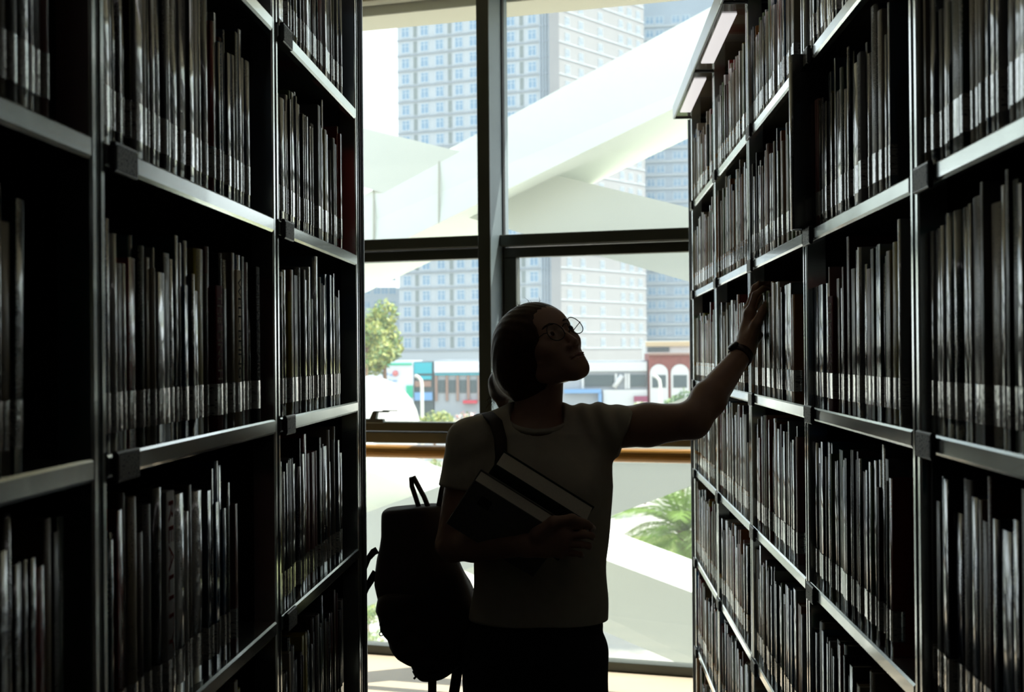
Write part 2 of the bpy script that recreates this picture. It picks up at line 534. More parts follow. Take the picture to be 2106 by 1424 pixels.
for b in range(3):
    ua, ub = UL[b] + 0.031, UL[b + 1] - 0.031
    # transom and sill rail
    root = empty('trim_%d' % (5 + b), WP((ua + ub) / 2, 0, Z_TR0)); tag(root, kind='structure')
    dv = -0.10 if b < 2 else -0.07
    mb = MB(); wbox(mb, ua, ub, dv, 0.05, Z_TR0 + 0.048, Z_TR1, 0, 0.003)
    mb.build('transom', M['frame'], root)
    mb = MB(); wbox(mb, ua, ub, dv + 0.03, 0.05, Z_SILL0, Z_SILL0 + 0.055, 0, 0.003)
    mb.build('sill_rail', M['frame'], root)
    mb = MB(); wbox(mb, ua, ub, -0.05, 0.05, 0.0, 0.045, 0, 0.003)
    mb.build('floor_track', M['frame'], root)
    mb = MB(); wbox(mb, ua, ub, -0.05, 0.05, CEIL_Z - 0.03, CEIL_Z, 0, 0.003)
    mb.build('head_rail', M['ceiling'], root)
    # upper fixed pane
    n_win += 1
    r1 = empty('window_%d' % n_win, WP((ua + ub) / 2, 0, Z_TR1)); tag(r1, kind='structure')
    mb = MB(); wbox(mb, ua, ub, -0.004, 0.004, Z_TR1 - 0.005, CEIL_Z - 0.025)
    mb.build('pane', M['glass'], r1)
    # opening sash
    n_win += 1
    r2 = empty('window_%d' % n_win, WP((ua + ub) / 2, 0, Z_SILL1)); tag(r2, kind='structure')
    zs0, zs1 = Z_SILL0 + 0.06, Z_TR0 + 0.043
    sl = 0.05 if b == 2 else 0.012
    mb = MB()
    wbox(mb, ua + 0.006, ub - 0.006, dv + 0.04, 0.03, zs1 - 0.05, zs1, 0, 0.003)
    wbox(mb, ua + 0.006, ub - 0.006, dv + 0.04, 0.03, zs0, Z_SILL1, 0, 0.003)
    wbox(mb, ua + 0.006, ua + 0.006 + sl * 1.3, dv + 0.04, 0.03, Z_SILL1, zs1 - 0.05, 0, 0.003)
    wbox(mb, ub - 0.006 - (0.012 if b < 2 else 0.05), ub - 0.006, dv + 0.04, 0.03, Z_SILL1, zs1 - 0.05, 0, 0.003)
    mb.build('sash_frame', M['frame'], r2)
    mb = MB(); wbox(mb, ua + 0.01, ub - 0.01, -0.012, -0.004, Z_SILL1 - 0.01, zs1 - 0.04)
    mb.build('pane', M['glass'], r2)
    if b == 1:
        uh = UVZ(775, 850, -0.06)[0]
        mb = MB()
        zc_ = Z_SILL1
        wbox(mb, uh - 0.09, uh + 0.045, -0.085, -0.055, zc_ - 0.006, zc_ + 0.016, 0, 0.003)
        mb.prism([(uh - 0.03, 0.014), (uh + 0.004, 0.014), (uh + 0.012, 0.05), (uh + 0.012, 0.052), (uh - 0.012, 0.052)], -0.085, -0.06, lambda p, q, a: WP(p, a, zc_ + q))
        wbox(mb, uh - 0.01, uh + 0.075, -0.082, -0.064, zc_ + 0.049, zc_ + 0.056, 0, 0.002)
        wbox(mb, uh + 0.03, uh + 0.115, -0.06, -0.05, zc_ + 0.055, zc_ + 0.06, 0, 0.001)
        fixn(mb.build('handle', M['handle'], r2))
    # lower fixed pane
    n_win += 1
    r3 = empty('window_%d' % n_win, WP((ua + ub) / 2, 0, 0)); tag(r3, kind='structure')
    mb = MB(); wbox(mb, ua, ub, -0.004, 0.004, 0.03, Z_SILL0 + 0.01)
    mb.build('pane', M['glass'], r3)

# eaves just outside the glass
mb = MB(); wbox(mb, u_a, u_b, 0.06, 0.36, 3.30, CEIL_Z + 0.3, 0, 0.004)
tag(mb.build('trim_8', mat('cream_eaves', (0.86, 0.80, 0.64), 0.9)), kind='structure')

# oak handrail in front of the glass
zr = UVZ(1345, 938, -0.245)[1]
root = empty('handrail', WP(0, -0.245, zr))
tag(root, 'round oak handrail running in front of the window wall', 'handrail')
mb = MB(); mb.tube([WP(u, -0.245, zr) for u in np.linspace(UL[0] + 0.02, UL[-1] - 0.02, 18)], 0.033, 16)
mb.build('rail', M['wood'], root)
for u in UL:
    mb = MB(); uu = min(max(u, UL[0] + 0.1), UL[-1] - 0.1)
    mb.tube([WP(uu, -0.2, zr - 0.07), WP(uu, -0.235, zr - 0.07), WP(uu, -0.245, zr - 0.03)], 0.008, 8)
    mb.build('bracket', M['handle'], root)

# light comes in through the glazing: sampling portal only, it gives no light itself
ld = bpy.data.lights.new('window_portal', 'AREA')
ld.shape = 'RECTANGLE'
ld.size, ld.size_y = UL[-1] - UL[0], CEIL_Z
ld.cycles.is_portal = True
lo = bpy.data.objects.new('window_portal', ld)
lo.location = WP((UL[0] + UL[-1]) / 2, 0.08, CEIL_Z / 2)
lo.rotation_euler = (NO).to_track_quat('Z', 'Y').to_euler()
COL.objects.link(lo)

# ------------------------------------------------------------------ bookcases and books
RACKS = {
    'left': dict(s=-1, x=0.511, ys=[0.597 - 0.9, 0.597, 1.497, 2.397, 3.297]),
    'right': dict(s=1, x=0.448, ys=[0.995 - 0.905, 0.995, 1.90, 2.805, 3.71, 4.615, 5.52]),
}
ROWS = [0.064, 0.404, 0.744, 1.084, 1.424, 1.764, 2.104]
ROW_NAME = {0: 'bottom shelf', 1: 'second-lowest shelf', 2: 'knee-height shelf', 3: 'shelf below eye level', 4: 'eye-level shelf', 5: 'shelf above eye level', 6: 'top shelf'}
BAY_NAME = {('left', 0): 'left bookcase behind the camera', ('left', 1): 'nearest left bookcase', ('left', 2): 'middle left bookcase', ('left', 3): 'last left bookcase',
            ('right', 0): 'right bookcase behind the camera', ('right', 1): 'nearest right bookcase', ('right', 2): 'second right bookcase', ('right', 3): 'third right bookcase',
            ('right', 4): 'fourth right bookcase', ('right', 5): 'last right bookcase'}
BAY_LABEL = {('left', 1): 'grey steel bookcase at the far left edge of the picture',
             ('left', 2): 'middle of the left row of grey steel bookcases',
             ('left', 3): 'last grey steel bookcase of the left row, beside the window',
             ('right', 1): 'grey steel bookcase at the far right edge of the picture',
             ('right', 2): 'second grey steel bookcase of the right row, counted from the right edge',
             ('right', 3): 'grey steel bookcase the woman reaches into',
             ('right', 4): 'grey steel bookcase just beyond the woman\'s reaching hand, second from window',
             ('right', 5): 'last grey steel bookcase of the right row, nearest the window'}
POST_W = 0.048
TOP_Z = 2.44
for rk, R in RACKS.items():
    s, X0, ys = R['s'], R['x'], R['ys']
    T = lambda d, y, z, s=s, X0=X0: Vector((s * (X0 + d), y, z))
    nb = len(ys) - 1
    for b in range(1, nb):
        ya, yb = ys[b], ys[b + 1]
        root = empty('bookcase', T(0, (ya + yb) / 2, 0))
        tag(root, BAY_LABEL[(rk, b)], 'bookcase', 'grey steel library bookcases')
        # posts with grooved fronts (the near post of every bay, the far one of the last)
        for yp in ([ya, yb] if b == nb - 1 else [ya]):
            h = POST_W / 2
            prof = [(-h, 0.0), (-h + 0.006, -0.002), (-0.0085, -0.002), (-0.008, 0.0), (-0.0025, 0.0), (-0.002, 0.004), (0.002, 0.004), (0.0025, 0.0), (0.008, 0.0), (0.0085, -0.002), (h - 0.006, -0.002), (h, 0.0), (h, 0.035), (-h, 0.035)]
            mb = MB(); mb.prism([(p + yp, q) for p, q in prof], 0.0, TOP_Z, lambda p, q, a: T(q, p, a))
            fixn(mb.build('post', M['steel'], root))
        # back panel and divider sheet
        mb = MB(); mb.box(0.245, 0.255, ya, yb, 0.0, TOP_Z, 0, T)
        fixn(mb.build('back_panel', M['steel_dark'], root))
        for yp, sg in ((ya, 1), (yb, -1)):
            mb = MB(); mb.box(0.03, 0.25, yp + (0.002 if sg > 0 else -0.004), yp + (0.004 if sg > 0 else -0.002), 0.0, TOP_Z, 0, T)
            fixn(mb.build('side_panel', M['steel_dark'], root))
        a0, a1 = ya + POST_W / 2 + 0.001, yb - POST_W / 2 - 0.001
        for ri, z in enumerate(ROWS + [TOP_Z]):
            if ri == 7:
                continue
            prof = [(0.0, 0.0), (-0.003, -0.003), (-0.003, -0.021), (0.0, -0.025), (0.012, -0.025), (0.012, -0.022), (0.004, -0.021), (0.004, -0.004), (0.24, -0.004), (0.24, 0.0)]
            mb = MB(); mb.prism([(p, q + z) for p, q in prof], a0, a1, lambda p, q, a: T(p, a, q))
            sh = fixn(mb.build('shelf', M['steel'], root))
            if ri >= 1:
                # label holder at the left-hand end as one faces the shelf
                yh0 = a0 + 0.006 if rk == 'left' else a1 - 0.086
                mb = MB(); mb.cbox(-0.0105, -0.0035, yh0, yh0 + 0.08, z - 0.031, z + 0.003, 0.0015, 0, T)
                fixn(mb.build('label_holder', M['holder'], sh))
                mb = MB(); mb.box(-0.0112, -0.0106, yh0 + 0.004, yh0 + 0.076, z - 0.028, z - 0.001, 0, T)
                fixn(mb.build('label_card', M['card'], sh))
        # kick plate
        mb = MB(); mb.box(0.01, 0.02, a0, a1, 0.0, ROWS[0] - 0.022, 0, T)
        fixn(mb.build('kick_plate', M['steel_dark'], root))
        # canopy with a glowing white panel underneath
        mb = MB(); mb.cbox(-0.062, 0.255, ya, yb, TOP_Z, TOP_Z + 0.012, 0.002, 0, T)
        can = fixn(mb.build('canopy', M['canopy'], root))
        mb = MB(); mb.cbox(-0.070, -0.062, ya, yb, TOP_Z - 0.006, TOP_Z + 0.045, 0.002, 0, T)
        mb.cbox(-0.070, 0.255, yb - 0.006, yb, TOP_Z - 0.006, TOP_Z + 0.0, 0.002, 0, T)
        fixn(mb.build('fascia', M['canopy_edge'], can))
        mb = MB(); mb.cbox(-0.052, -0.012, ya + 0.12, yb - 0.14, TOP_Z - 0.004, TOP_Z, 0.001, 0, T)
        fixn(mb.build('canopy_glow_panel', M['glow_panel'], can))
        if b == nb - 1:
            mb = MB(); mb.cbox(-0.004, 0.51, yb + 0.026, yb + 0.055, 0.0, TOP_Z, 0.003, 0, T)
            fixn(mb.build('end_panel', M['end_panel'], root))
            mb = MB(); mb.box(-0.009, -0.004, yb + 0.050, yb + 0.056, 0.0, TOP_Z, 0, T)
            fixn(mb.build('end_trim', M['canopy_edge'], root))

# ---- books
PAL = [('black', (0.012, 0.012, 0.014), (0.35, 0.35, 0.35)), ('charcoal', (0.035, 0.037, 0.04), (0.4, 0.4, 0.4)), ('dark navy', (0.012, 0.02, 0.05), (0.4, 0.42, 0.5)),
       ('slate blue', (0.07, 0.10, 0.15), (0.5, 0.52, 0.55)), ('dark teal', (0.015, 0.06, 0.065), (0.4, 0.45, 0.42)), ('dark green', (0.02, 0.05, 0.03), (0.4, 0.4, 0.3)),
       ('olive', (0.08, 0.085, 0.035), (0.4, 0.4, 0.3)), ('maroon', (0.09, 0.015, 0.018), (0.45, 0.35, 0.3)), ('brown', (0.075, 0.045, 0.028), (0.4, 0.33, 0.25)),
       ('grey', (0.20, 0.20, 0.19), (0.03, 0.03, 0.03)), ('pale grey', (0.42, 0.43, 0.42), (0.06, 0.06, 0.07)), ('white', (0.66, 0.66, 0.63), (0.08, 0.08, 0.1)),
       ('cream', (0.55, 0.48, 0.34), (0.1, 0.06, 0.04)), ('beige', (0.36, 0.30, 0.21), (0.07, 0.05, 0.04)), ('red', (0.33, 0.028, 0.022), (0.6, 0.55, 0.45)),
       ('yellow', (0.46, 0.36, 0.015), (0.08, 0.07, 0.03)), ('blue', (0.03, 0.12, 0.26), (0.5, 0.52, 0.55)), ('dusty pink', (0.34, 0.16, 0.15), (0.1, 0.05, 0.05)),
       ('orange', (0.42, 0.16, 0.03), (0.1, 0.06, 0.03)), ('leaf green', (0.10, 0.18, 0.05), (0.4, 0.42, 0.3))]
WEI = [16, 12, 9, 8, 7, 6, 4, 6, 5, 8, 8, 8, 5, 5, 4, 2, 4, 3, 2, 2]
CM = {}
rng = random.Random(11)
for nme, c, ink in PAL:
    gl_ = {'black': 0.9, 'dark navy': 0.8, 'white': 0.8, 'slate blue': 0.6, 'pale grey': 0.7, 'dark teal': 0.6, 'red': 0.35, 'blue': 0.5}.get(nme, 0.12)
    CM[nme] = book_mat('cover_' + nme.replace(' ', '_'), c, ink, 0.22 if gl_ > 0.3 else 0.46, gl_)
PALN = [p[0] for p in PAL]


def book_parts(t, h, D, bulge):
    """cover, pages and label as (verts, faces); d into the shelf, y across, z up; spine at d=0"""
    n = 6
    co = 0.0022
    outer = [(D, t / 2)] + [(bulge * (1 - (1 - (2 * k / n - 1) ** 2)), t / 2 - t * k / n) for k in range(n + 1)] + [(D, -t / 2)]
    inner = [(D, t / 2 - co)] + [(co + bulge * (1 - (1 - (2 * k / n - 1) ** 2)), (t / 2 - co) * (1 - 2 * k / n)) for k in range(n + 1)] + [(D, -t / 2 + co)]
    m = len(outer)
    vs = [(x, y, 0) for x, y in outer] + [(x, y, h) for x, y in outer] + [(x, y, 0) for x, y in inner] + [(x, y, h) for x, y in inner]
    fs = []
    for i in range(m - 1):
        fs += [(i, m + i, m + i + 1, i + 1), (2 * m + i, 2 * m + i + 1, 3 * m + i + 1, 3 * m + i), (m + i, 3 * m + i, 3 * m + i + 1, m + i + 1), (i, i + 1, 2 * m + i + 1, 2 * m + i)]
    fs += [(0, 2 * m, 3 * m, m), (m - 1, 2 * m - 1, 4 * m - 1, 3 * m - 1)]
    pv = [(x, y, z) for z in (0.003, h - 0.0035) for y in (-t / 2 + co * .9, t / 2 - co * .9) for x in (bulge * 0.5 + co * 0.8, D - 0.004)]
    pf = [(0, 2, 3, 1), (4, 5, 7, 6), (0, 1, 5, 4), (2, 6, 7, 3), (0, 4, 6, 2), (1, 3, 7, 5)]
    return (vs, fs, [(q % 4 == 0 and 1 <= q // 4 <= n) for q in range(len(fs))]), (pv, pf)


def label_geo(t, bulge, z0, z1):
    n = 6
    vs, fs = [], []
    for z in (z0, z1):
        vs.append((0.018, t / 2 + 0.0004, z))
        for k in range(n + 1):
            vs.append((bulge * (1 - (1 - (2 * k / n - 1) ** 2)) - 0.0006, (t / 2 + 0.0003) * (1 - 2 * k / n), z))
        vs.append((0.018, -t / 2 - 0.0004, z))
    m = n + 3
    for i in range(m - 1):
        fs.append((i, m + i, m + i + 1, i + 1))
    return vs, fs


def text_mesh(body, size, ma):
    cu = bpy.data.curves.new('t', 'FONT')
    cu.body = body
    cu.align_x, cu.align_y = 'LEFT', 'CENTER'
    cu.size = size
    cu.extrude = 0.0002
    o = bpy.data.objects.new('t', cu)
    COL.objects.link(o)
    dg = bpy.context.evaluated_depsgraph_get()
    me = bpy.data.meshes.new_from_object(o.evaluated_get(dg))
    bpy.data.objects.remove(o)
    me.materials.append(ma)
    return me


# single books read off the photograph: (photo x, thickness, height, cover, proud, text)
SPECIAL = {
    ('right', 2, 4): [(1716, 0.048, 0.204, 'maroon', 0, ('SHOCKS', 'cream')), (1741, 0.03, 0.296, 'pale grey', 0, None), (1786, 0.034, 0.235, 'dusty pink', 0, None), (1838, 0.034, 0.262, 'yellow', 0, None)],
    ('right', 2, 5): [(1646, 0.035, 0.335, 'black', -0.036, None), (1781, 0.033, 0.238, 'grey', 0, ('THE POWER', 'white'))],
    ('left', 2, 4): [(414, 0.046, 0.255, 'yellow', 0, None), (432, 0.022, 0.262, 'maroon', 0, None), (443, 0.036, 0.208, 'maroon', 0, ('THE PINCH', 'cream')), (484, 0.028, 0.237, 'cream', 0, ('WELL-BEING', 'black')), (495, 0.03, 0.262, 'blue', 0, None), (526, 0.028, 0.25, 'black', 0, ('CHILD WELFARE', 'white'))],
    ('left', 2, 3): [(320, 0.03, 0.285, 'black', 0, None), (338, 0.034, 0.277, 'white', 0, ('REALITY', 'red')), (350, 0.02, 0.235, 'white', 0, None), (372, 0.055, 0.268, 'pale grey', 0, None), (388, 0.022, 0.24, 'white', 0, None), (409, 0.055, 0.262, 'white', 0, None)],
    ('left', 3, 4): [(655, 0.05, 0.305, 'slate blue', 0, None)],
    ('left', 3, 5): [(671, 0.026, 0.235, 'yellow', 0, None)],
}
TXT = {'cream': mat('lettering_cream', (0.92, 0.86, 0.70), 0.8, spec=0.1), 'white': mat('lettering_white', (0.8, 0.8, 0.78), 0.8, spec=0.1), 'black': mat('lettering_black', (0.03, 0.03, 0.03), 0.8, spec=0.1), 'red': mat('lettering_red', (0.35, 0.03, 0.02), 0.8, spec=0.1)}


def px_to_y(rk, px, d=0.008):
    """photo x of a point d behind the front of a rack -> y"""
    R = RACKS[rk]
    X = R['s'] * (R['x'] + d)
    q = (px - W_IMG / 2) / F_PX
    # (X*c + Y*s)/(Y*c - X*s) = q  in the horizontal plane
    c, sn = math.cos(YAW), math.sin(YAW)
    return X * (c + q * sn) / (q * c - sn)


HEIGHT = {}
BOOKS = []      # (rack, bay, row, index, count, t, h, D, bulge, cover, y, lean, yaw, d, text)
for rk, R in RACKS.items():
    ys = R['ys']
    for b in range(1, len(ys) - 1):
        for ri, z in enumerate(ROWS):
            ya, yb = ys[b] + POST_W / 2 + 0.004, ys[b + 1] - POST_W / 2 - 0.004
            L = yb - ya
            fill = L * rng.uniform(0.76, 0.93)
            if rk == 'left' and b == 2: fill = L * {3: 0.70, 4: 0.91}.get(ri, 0.84)
            if rk == 'left' and b == 1: fill = L * {5: 0.90, 4: 0.80, 3: 0.93}.get(ri, 0.85)
            if rk == 'left' and b == 3: fill = L * rng.uniform(0.76, 0.84)
            if rk == 'right' and b == 2 and ri == 4: fill = L * 0.86
            if rk == 'right' and b == 2 and ri == 5: fill = L * 0.80
            if rk == 'right' and b == 1: fill = L * 0.95
            hm = rng.choice([0.235, 0.245, 0.25, 0.26])
            if ri == 3: hm = 0.262
            if ri <= 2: hm = 0.25
            if rk == 'right' and b == 1 and ri == 4: hm = 0.275
            spec = []
            for it in SPECIAL.get((rk, b, ri), []):
                yc = px_to_y(rk, it[0])
                spec.append(((yc - ya) if rk == 'left' else (yb - yc), it))
            spec.sort(key=lambda q: q[0])
            cur = 0.002
            row = []
            run = 0
            while True:
                nt_ = spec[0] if spec else None
                if nt_ and cur >= nt_[0] - nt_[1][1] / 2 - 0.009:
                    it = nt_[1]; spec.pop(0)
                    row.append([cur, it[1], it[2], it[3], it[4], it[5]])
                    cur += it[1] + 0.0012
                    continue
                if cur > fill:
                    break
                t = min(0.05, max(0.008, rng.lognormvariate(math.log(0.0205), 0.42)))
                if nt_ and cur + t > nt_[0] - nt_[1][1] / 2 + 0.004:
                    t = max(0.007, nt_[0] - nt_[1][1] / 2 - cur)
                h = min(0.305, max(0.18, rng.gauss(hm, 0.02)))
                if run > 0:
                    run -= 1; h, t, cname = lastb
                else:
                    cname = rng.choices(PALN, WEI)[0]
                    if rk == 'right' and b >= 3 and rng.random() < (0.3 if b == 3 else 0.65):
                        cname = rng.choice(['cream', 'white', 'pale grey', 'beige', 'red', 'cream', 'dusty pink', 'orange', 'beige', 'leaf green'])
                    if rng.random() < 0.05:
                        run = rng.randint(1, 3)
                    lastb = (h, t, cname)
                row.append([cur, t, h, cname, 0.0, None])
                cur += t + 0.0008 + (0.004 if rng.random() < 0.06 else 0)
            n = len(row)
            for k, (c0, t, h, cname, proud, text) in enumerate(row):
                yc = (ya + c0 + t / 2) if rk == 'left' else (yb - c0 - t / 2)
                lean = 0.0
                if k >= n - 3 and rng.random() < 0.6 and text is None and proud == 0:
                    lean = rng.uniform(0.0, 0.035) * (k - n + 4) / 3
                D = rng.uniform(0.15, 0.19) if proud == 0 else 0.24
                bul = t * math.tan(math.radians(rng.choice([5, 10, 16, 22, 30, 38]) if not text else 7)) / 4
                d = max(0.004, rng.gauss(0.008, 0.0022)) if proud == 0 else proud
                if text: d = 0.0015
                BOOKS.append(dict(rk=rk, b=b, ri=ri, k=k, n=n, t=t, h=h, D=D, bulge=min(bul, t * .3), c=cname, y=yc, lean=lean, yaw=rng.gauss(0, 0.012), d=d, text=text, z=z))


def proj(p):
    q = Vector(p) - CAM
    z = q.dot(fw)
    if z < 0.1:
        return None
    return (W_IMG / 2 + q.dot(rt) / z * F_PX, H_IMG / 2 - q.dot(up) / z * F_PX, z)


for B in BOOKS:
    R = RACKS[B['rk']]
    x = R['s'] * (R['x'] + B['d'])
    pa = proj((x, B['y'] - B['t'] / 2, B['z'])); pb = proj((x, B['y'] + B['t'] / 2, B['z'] + B['h']))
    B['score'] = 0
    if pa and pb:
        x0, x1 = sorted((pa[0], pb[0])); y0, y1 = sorted((pa[1], pb[1]))
        ix = max(0, min(x1, W_IMG) - max(x0, 0)); iy = max(0, min(y1, H_IMG) - max(y0, 0))
        B['score'] = ix * iy
        xm = (x0 + x1) / 2
        # the woman and her bag hide some of the far shelves; the near rack edges hide nothing
        if B['text']:
            B['score'] *= 50
BOOKS.sort(key=lambda q: -q['score'])
ORD = {1: 'first', 2: 'second', 3: 'third', 4: 'fourth', 5: 'fifth', 6: 'sixth', 7: 'seventh', 8: 'eighth', 9: 'ninth', 10: 'tenth', 11: 'eleventh', 12: 'twelfth'}


def ordn(k):
    if k in ORD:
        return ORD[k]
    return '%d%s' % (k, 'th' if 10 <= k % 100 <= 20 else {1: 'st', 2: 'nd', 3: 'rd'}.get(k % 10, 'th'))


PLAIN = {n: mat('plain_cover_' + n.replace(' ', '_'), tuple(min(1, q * 1.6) for q in c), 0.75, spec=0.1) for n, c, _ in PAL if n in ('maroon', 'grey', 'cream', 'black', 'white')}
rest = MB()
REST_MATS = [CM[n] for n in PALN] + [M['page'], M['label'], M['label_o'], M['label_w']]
N_IND = 300
for bi, B in enumerate(BOOKS):
    R = RACKS[B['rk']]; s = R['s']
    (cv, cf, csm), (pv, pf) = book_parts(B['t'], B['h'], B['D'], B['bulge'])
    z0 = 0.022; z1 = 0.022 + 0.045
    far = (B['rk'] == 'right' and B['b'] >= 4)
    base = Vector((s * (R['x'] + B['d']), B['y'], B['z']))
    rz = (0 if s > 0 else math.pi) + B['yaw']
    lean = B['lean'] * (1 if B['rk'] == 'right' else 1)
    mw = Matrix.Translation(base + Vector((0, 0, abs(lean) * B['t'] / 2 + 0.0003))) @ Matrix.Rotation(rz, 4, 'Z') @ Matrix.Rotation(lean, 4, 'X')
    labs = []
    if B['h'] < 0.33:
        if far:
            labs = [(label_geo(B['t'], B['bulge'], z0, z0 + 0.034), 'label_w'), (label_geo(B['t'], B['bulge'], z0 + 0.034, z0 + 0.047), 'label_o')]
        else:
            labs = [(label_geo(B['t'], B['bulge'], z0, z1), 'label')]
    if bi < N_IND and B['score'] > 0:
        root = empty('book', (0, 0, 0))
        root.matrix_world = mw
        size = 'slim' if B['t'] < 0.014 else ('thick' if B['t'] > 0.03 else '')
        tall = 'tall' if B['h'] > 0.275 else ('short' if B['h'] < 0.215 else '')
        adj = ' '.join(a for a in (size, tall, B['c']) if a)
        lab = '%s book, %s from left, %s, %s' % (adj, ordn(B['k'] + 1), ROW_NAME[B['ri']], BAY_NAME[(B['rk'], B['b'])])
        if B['text']:
            lab = '%s book lettered %s on the %s of the %s' % (B['c'], B['text'][0], ROW_NAME[B['ri']], BAY_NAME[(B['rk'], B['b'])])
        if B['h'] > 0.33:
            lab = 'large black album sticking out between second and third right bookcases'
        tag(root, lab, 'book', 'library books on the shelves')
        mbk = MB().add(cv, cf, 0); mbk.sm = list(csm)
        o = mbk.build('cover', PLAIN[B['c']] if B['text'] else CM[B['c']], root, local=True)
        MB().add(pv, pf, 0).build('pages', M['page'], root, local=True)
        for (lv, lf), mn in labs:
            MB().add(lv, lf, 0, True).build('spine_label', M[mn], root, local=True)
        if B['text']:
            body, ink = B['text']
            L = (B['h'] - 0.085)
            me = text_mesh(body, 0.03, TXT[ink])
            xs = [v.co.x for v in me.vertices]; yv = [v.co.y for v in me.vertices]
            wx = max(xs) - min(xs); hy = max(yv) - min(yv)
            kx = L / wx; ky = min(B['t'] * 0.62 / hy, kx * 1.6)
            x00 = min(xs); ym = (max(yv) + min(yv)) / 2
            for v in me.vertices:
                a, bb, cc = v.co
                # lettering runs down the spine
                yl = -(bb - ym) * ky
                v.co = (B['bulge'] * (2 * yl / B['t']) ** 2 - 0.0004 - abs(cc), yl, B['h'] - 0.012 - (a - x00) * kx)
            link_mesh('lettering', me, root)
    else:
        off = 0
        rest.add([mw @ Vector(v) for v in cv], cf, PALN.index(B['c'])); rest.sm[-len(cf):] = csm
        rest.add([mw @ Vector(v) for v in pv], pf, len(PALN))
        for (lv, lf), mn in labs:
            rest.add([mw @ Vector(v) for v in lv], lf, smooth=True, mi={'label': len(PALN) + 1, 'label_o': len(PALN) + 2, 'label_w': len(PALN) + 3}[mn])
o = rest.build('shelved_books', REST_MATS)
tag(o, 'remaining smaller rows of library books filling the steel shelves', 'books', kind='stuff')

# bookends standing at the open end of some rows
be = MB()
be.add([], [])
def bookend_mesh():
    mb = MB()
    prof = []
    w, h, r = 0.14, 0.17, 0.025
    for cx, cz, a0 in ((w - r, h - r, 0), (r, h - r, 90)):
        for k in range(6):
            a = math.radians(a0 + 90 * k / 5)
            prof.append((cx + r * math.cos(a), cz + r * math.sin(a)))
    prof = [(w, 0.0)] + prof + [(0.0, 0.0)]
    mb.prism(prof, -0.001, 0.001, lambda p, q, a: Vector((p, a, q)))
    mb.box(0, w, -0.001, 0.09, 0.0, 0.0015)
    return mb.mesh('bookend', M['steel_dark'])
bem = bookend_mesh()
for rk, b, ri, px, desc in (('right', 2, 4, 1848, 'eye-level shelf of the second right bookcase'), ('right', 2, 5, 1806, 'shelf above eye level of the second right bookcase'),
                      ('right', 4, 6, 1522, 'top shelf of the fourth right bookcase'), ('left', 3, 4, 694, 'eye-level shelf of the last left bookcase')):
    R = RACKS[rk]
    row = [q for q in BOOKS if q['rk'] == rk and q['b'] == b and q['ri'] == ri]
    if rk == 'right':
        yy = min(q['y'] - q['t'] / 2 - q['h'] * abs(q['lean']) for q in row) - 0.006
    else:
        yy = max(q['y'] + q['t'] / 2 + q['h'] * abs(q['lean']) for q in row) + 0.006
    o = link_mesh('bookend', bem, None, (R['s'] * (R['x'] + 0.02), yy, ROWS[ri]), 0 if rk == 'right' else math.pi)
    o.rotation_euler = (0, 0, 0)
    if rk == 'left':
        o.rotation_euler = (0, 0, math.pi)
    tag(o, 'black steel bookend, ' + desc, 'bookend', 'steel bookends')
#PERSON_BEGIN
# ------------------------------------------------------------------ the woman
# implicit surfaces, meshed with surface nets
def rc(p, a, b, r1, r2):
    """tapered capsule"""
    a = np.array(a, dtype=np.float32); b = np.array(b, dtype=np.float32)
    ba = b - a
    t = np.clip(((p - a) @ ba) / max(float(ba @ ba), 1e-9), 0, 1)
    q = p - a - t[:, None] * ba
    return np.sqrt(np.einsum('ij,ij->i', q, q)) - (r1 + (r2 - r1) * t)


def ell(p, c, axes, r):
    """ellipsoid; axes rows are unit vectors"""
    q = (p - np.array(c, dtype=np.float32)) @ np.array(axes, dtype=np.float32).T
    r = np.array(r, dtype=np.float32)
    k0 = np.sqrt(((q / r) ** 2).sum(1)) + 1e-6
    k1 = np.sqrt(((q / (r * r)) ** 2).sum(1)) + 1e-6
    return k0 * (k0 - 1.0) / k1


def smin(a, b, k):
    h = np.clip(0.5 + 0.5 * (b - a) / k, 0, 1)
    return b + (a - b) * h - k * h * (1 - h)


def smax(a, b, k):
    return -smin(-a, -b, k)


def union(ds, k):
    d = ds[0]
    for e in ds[1:]:
        d = smin(d, e, k)
    return d


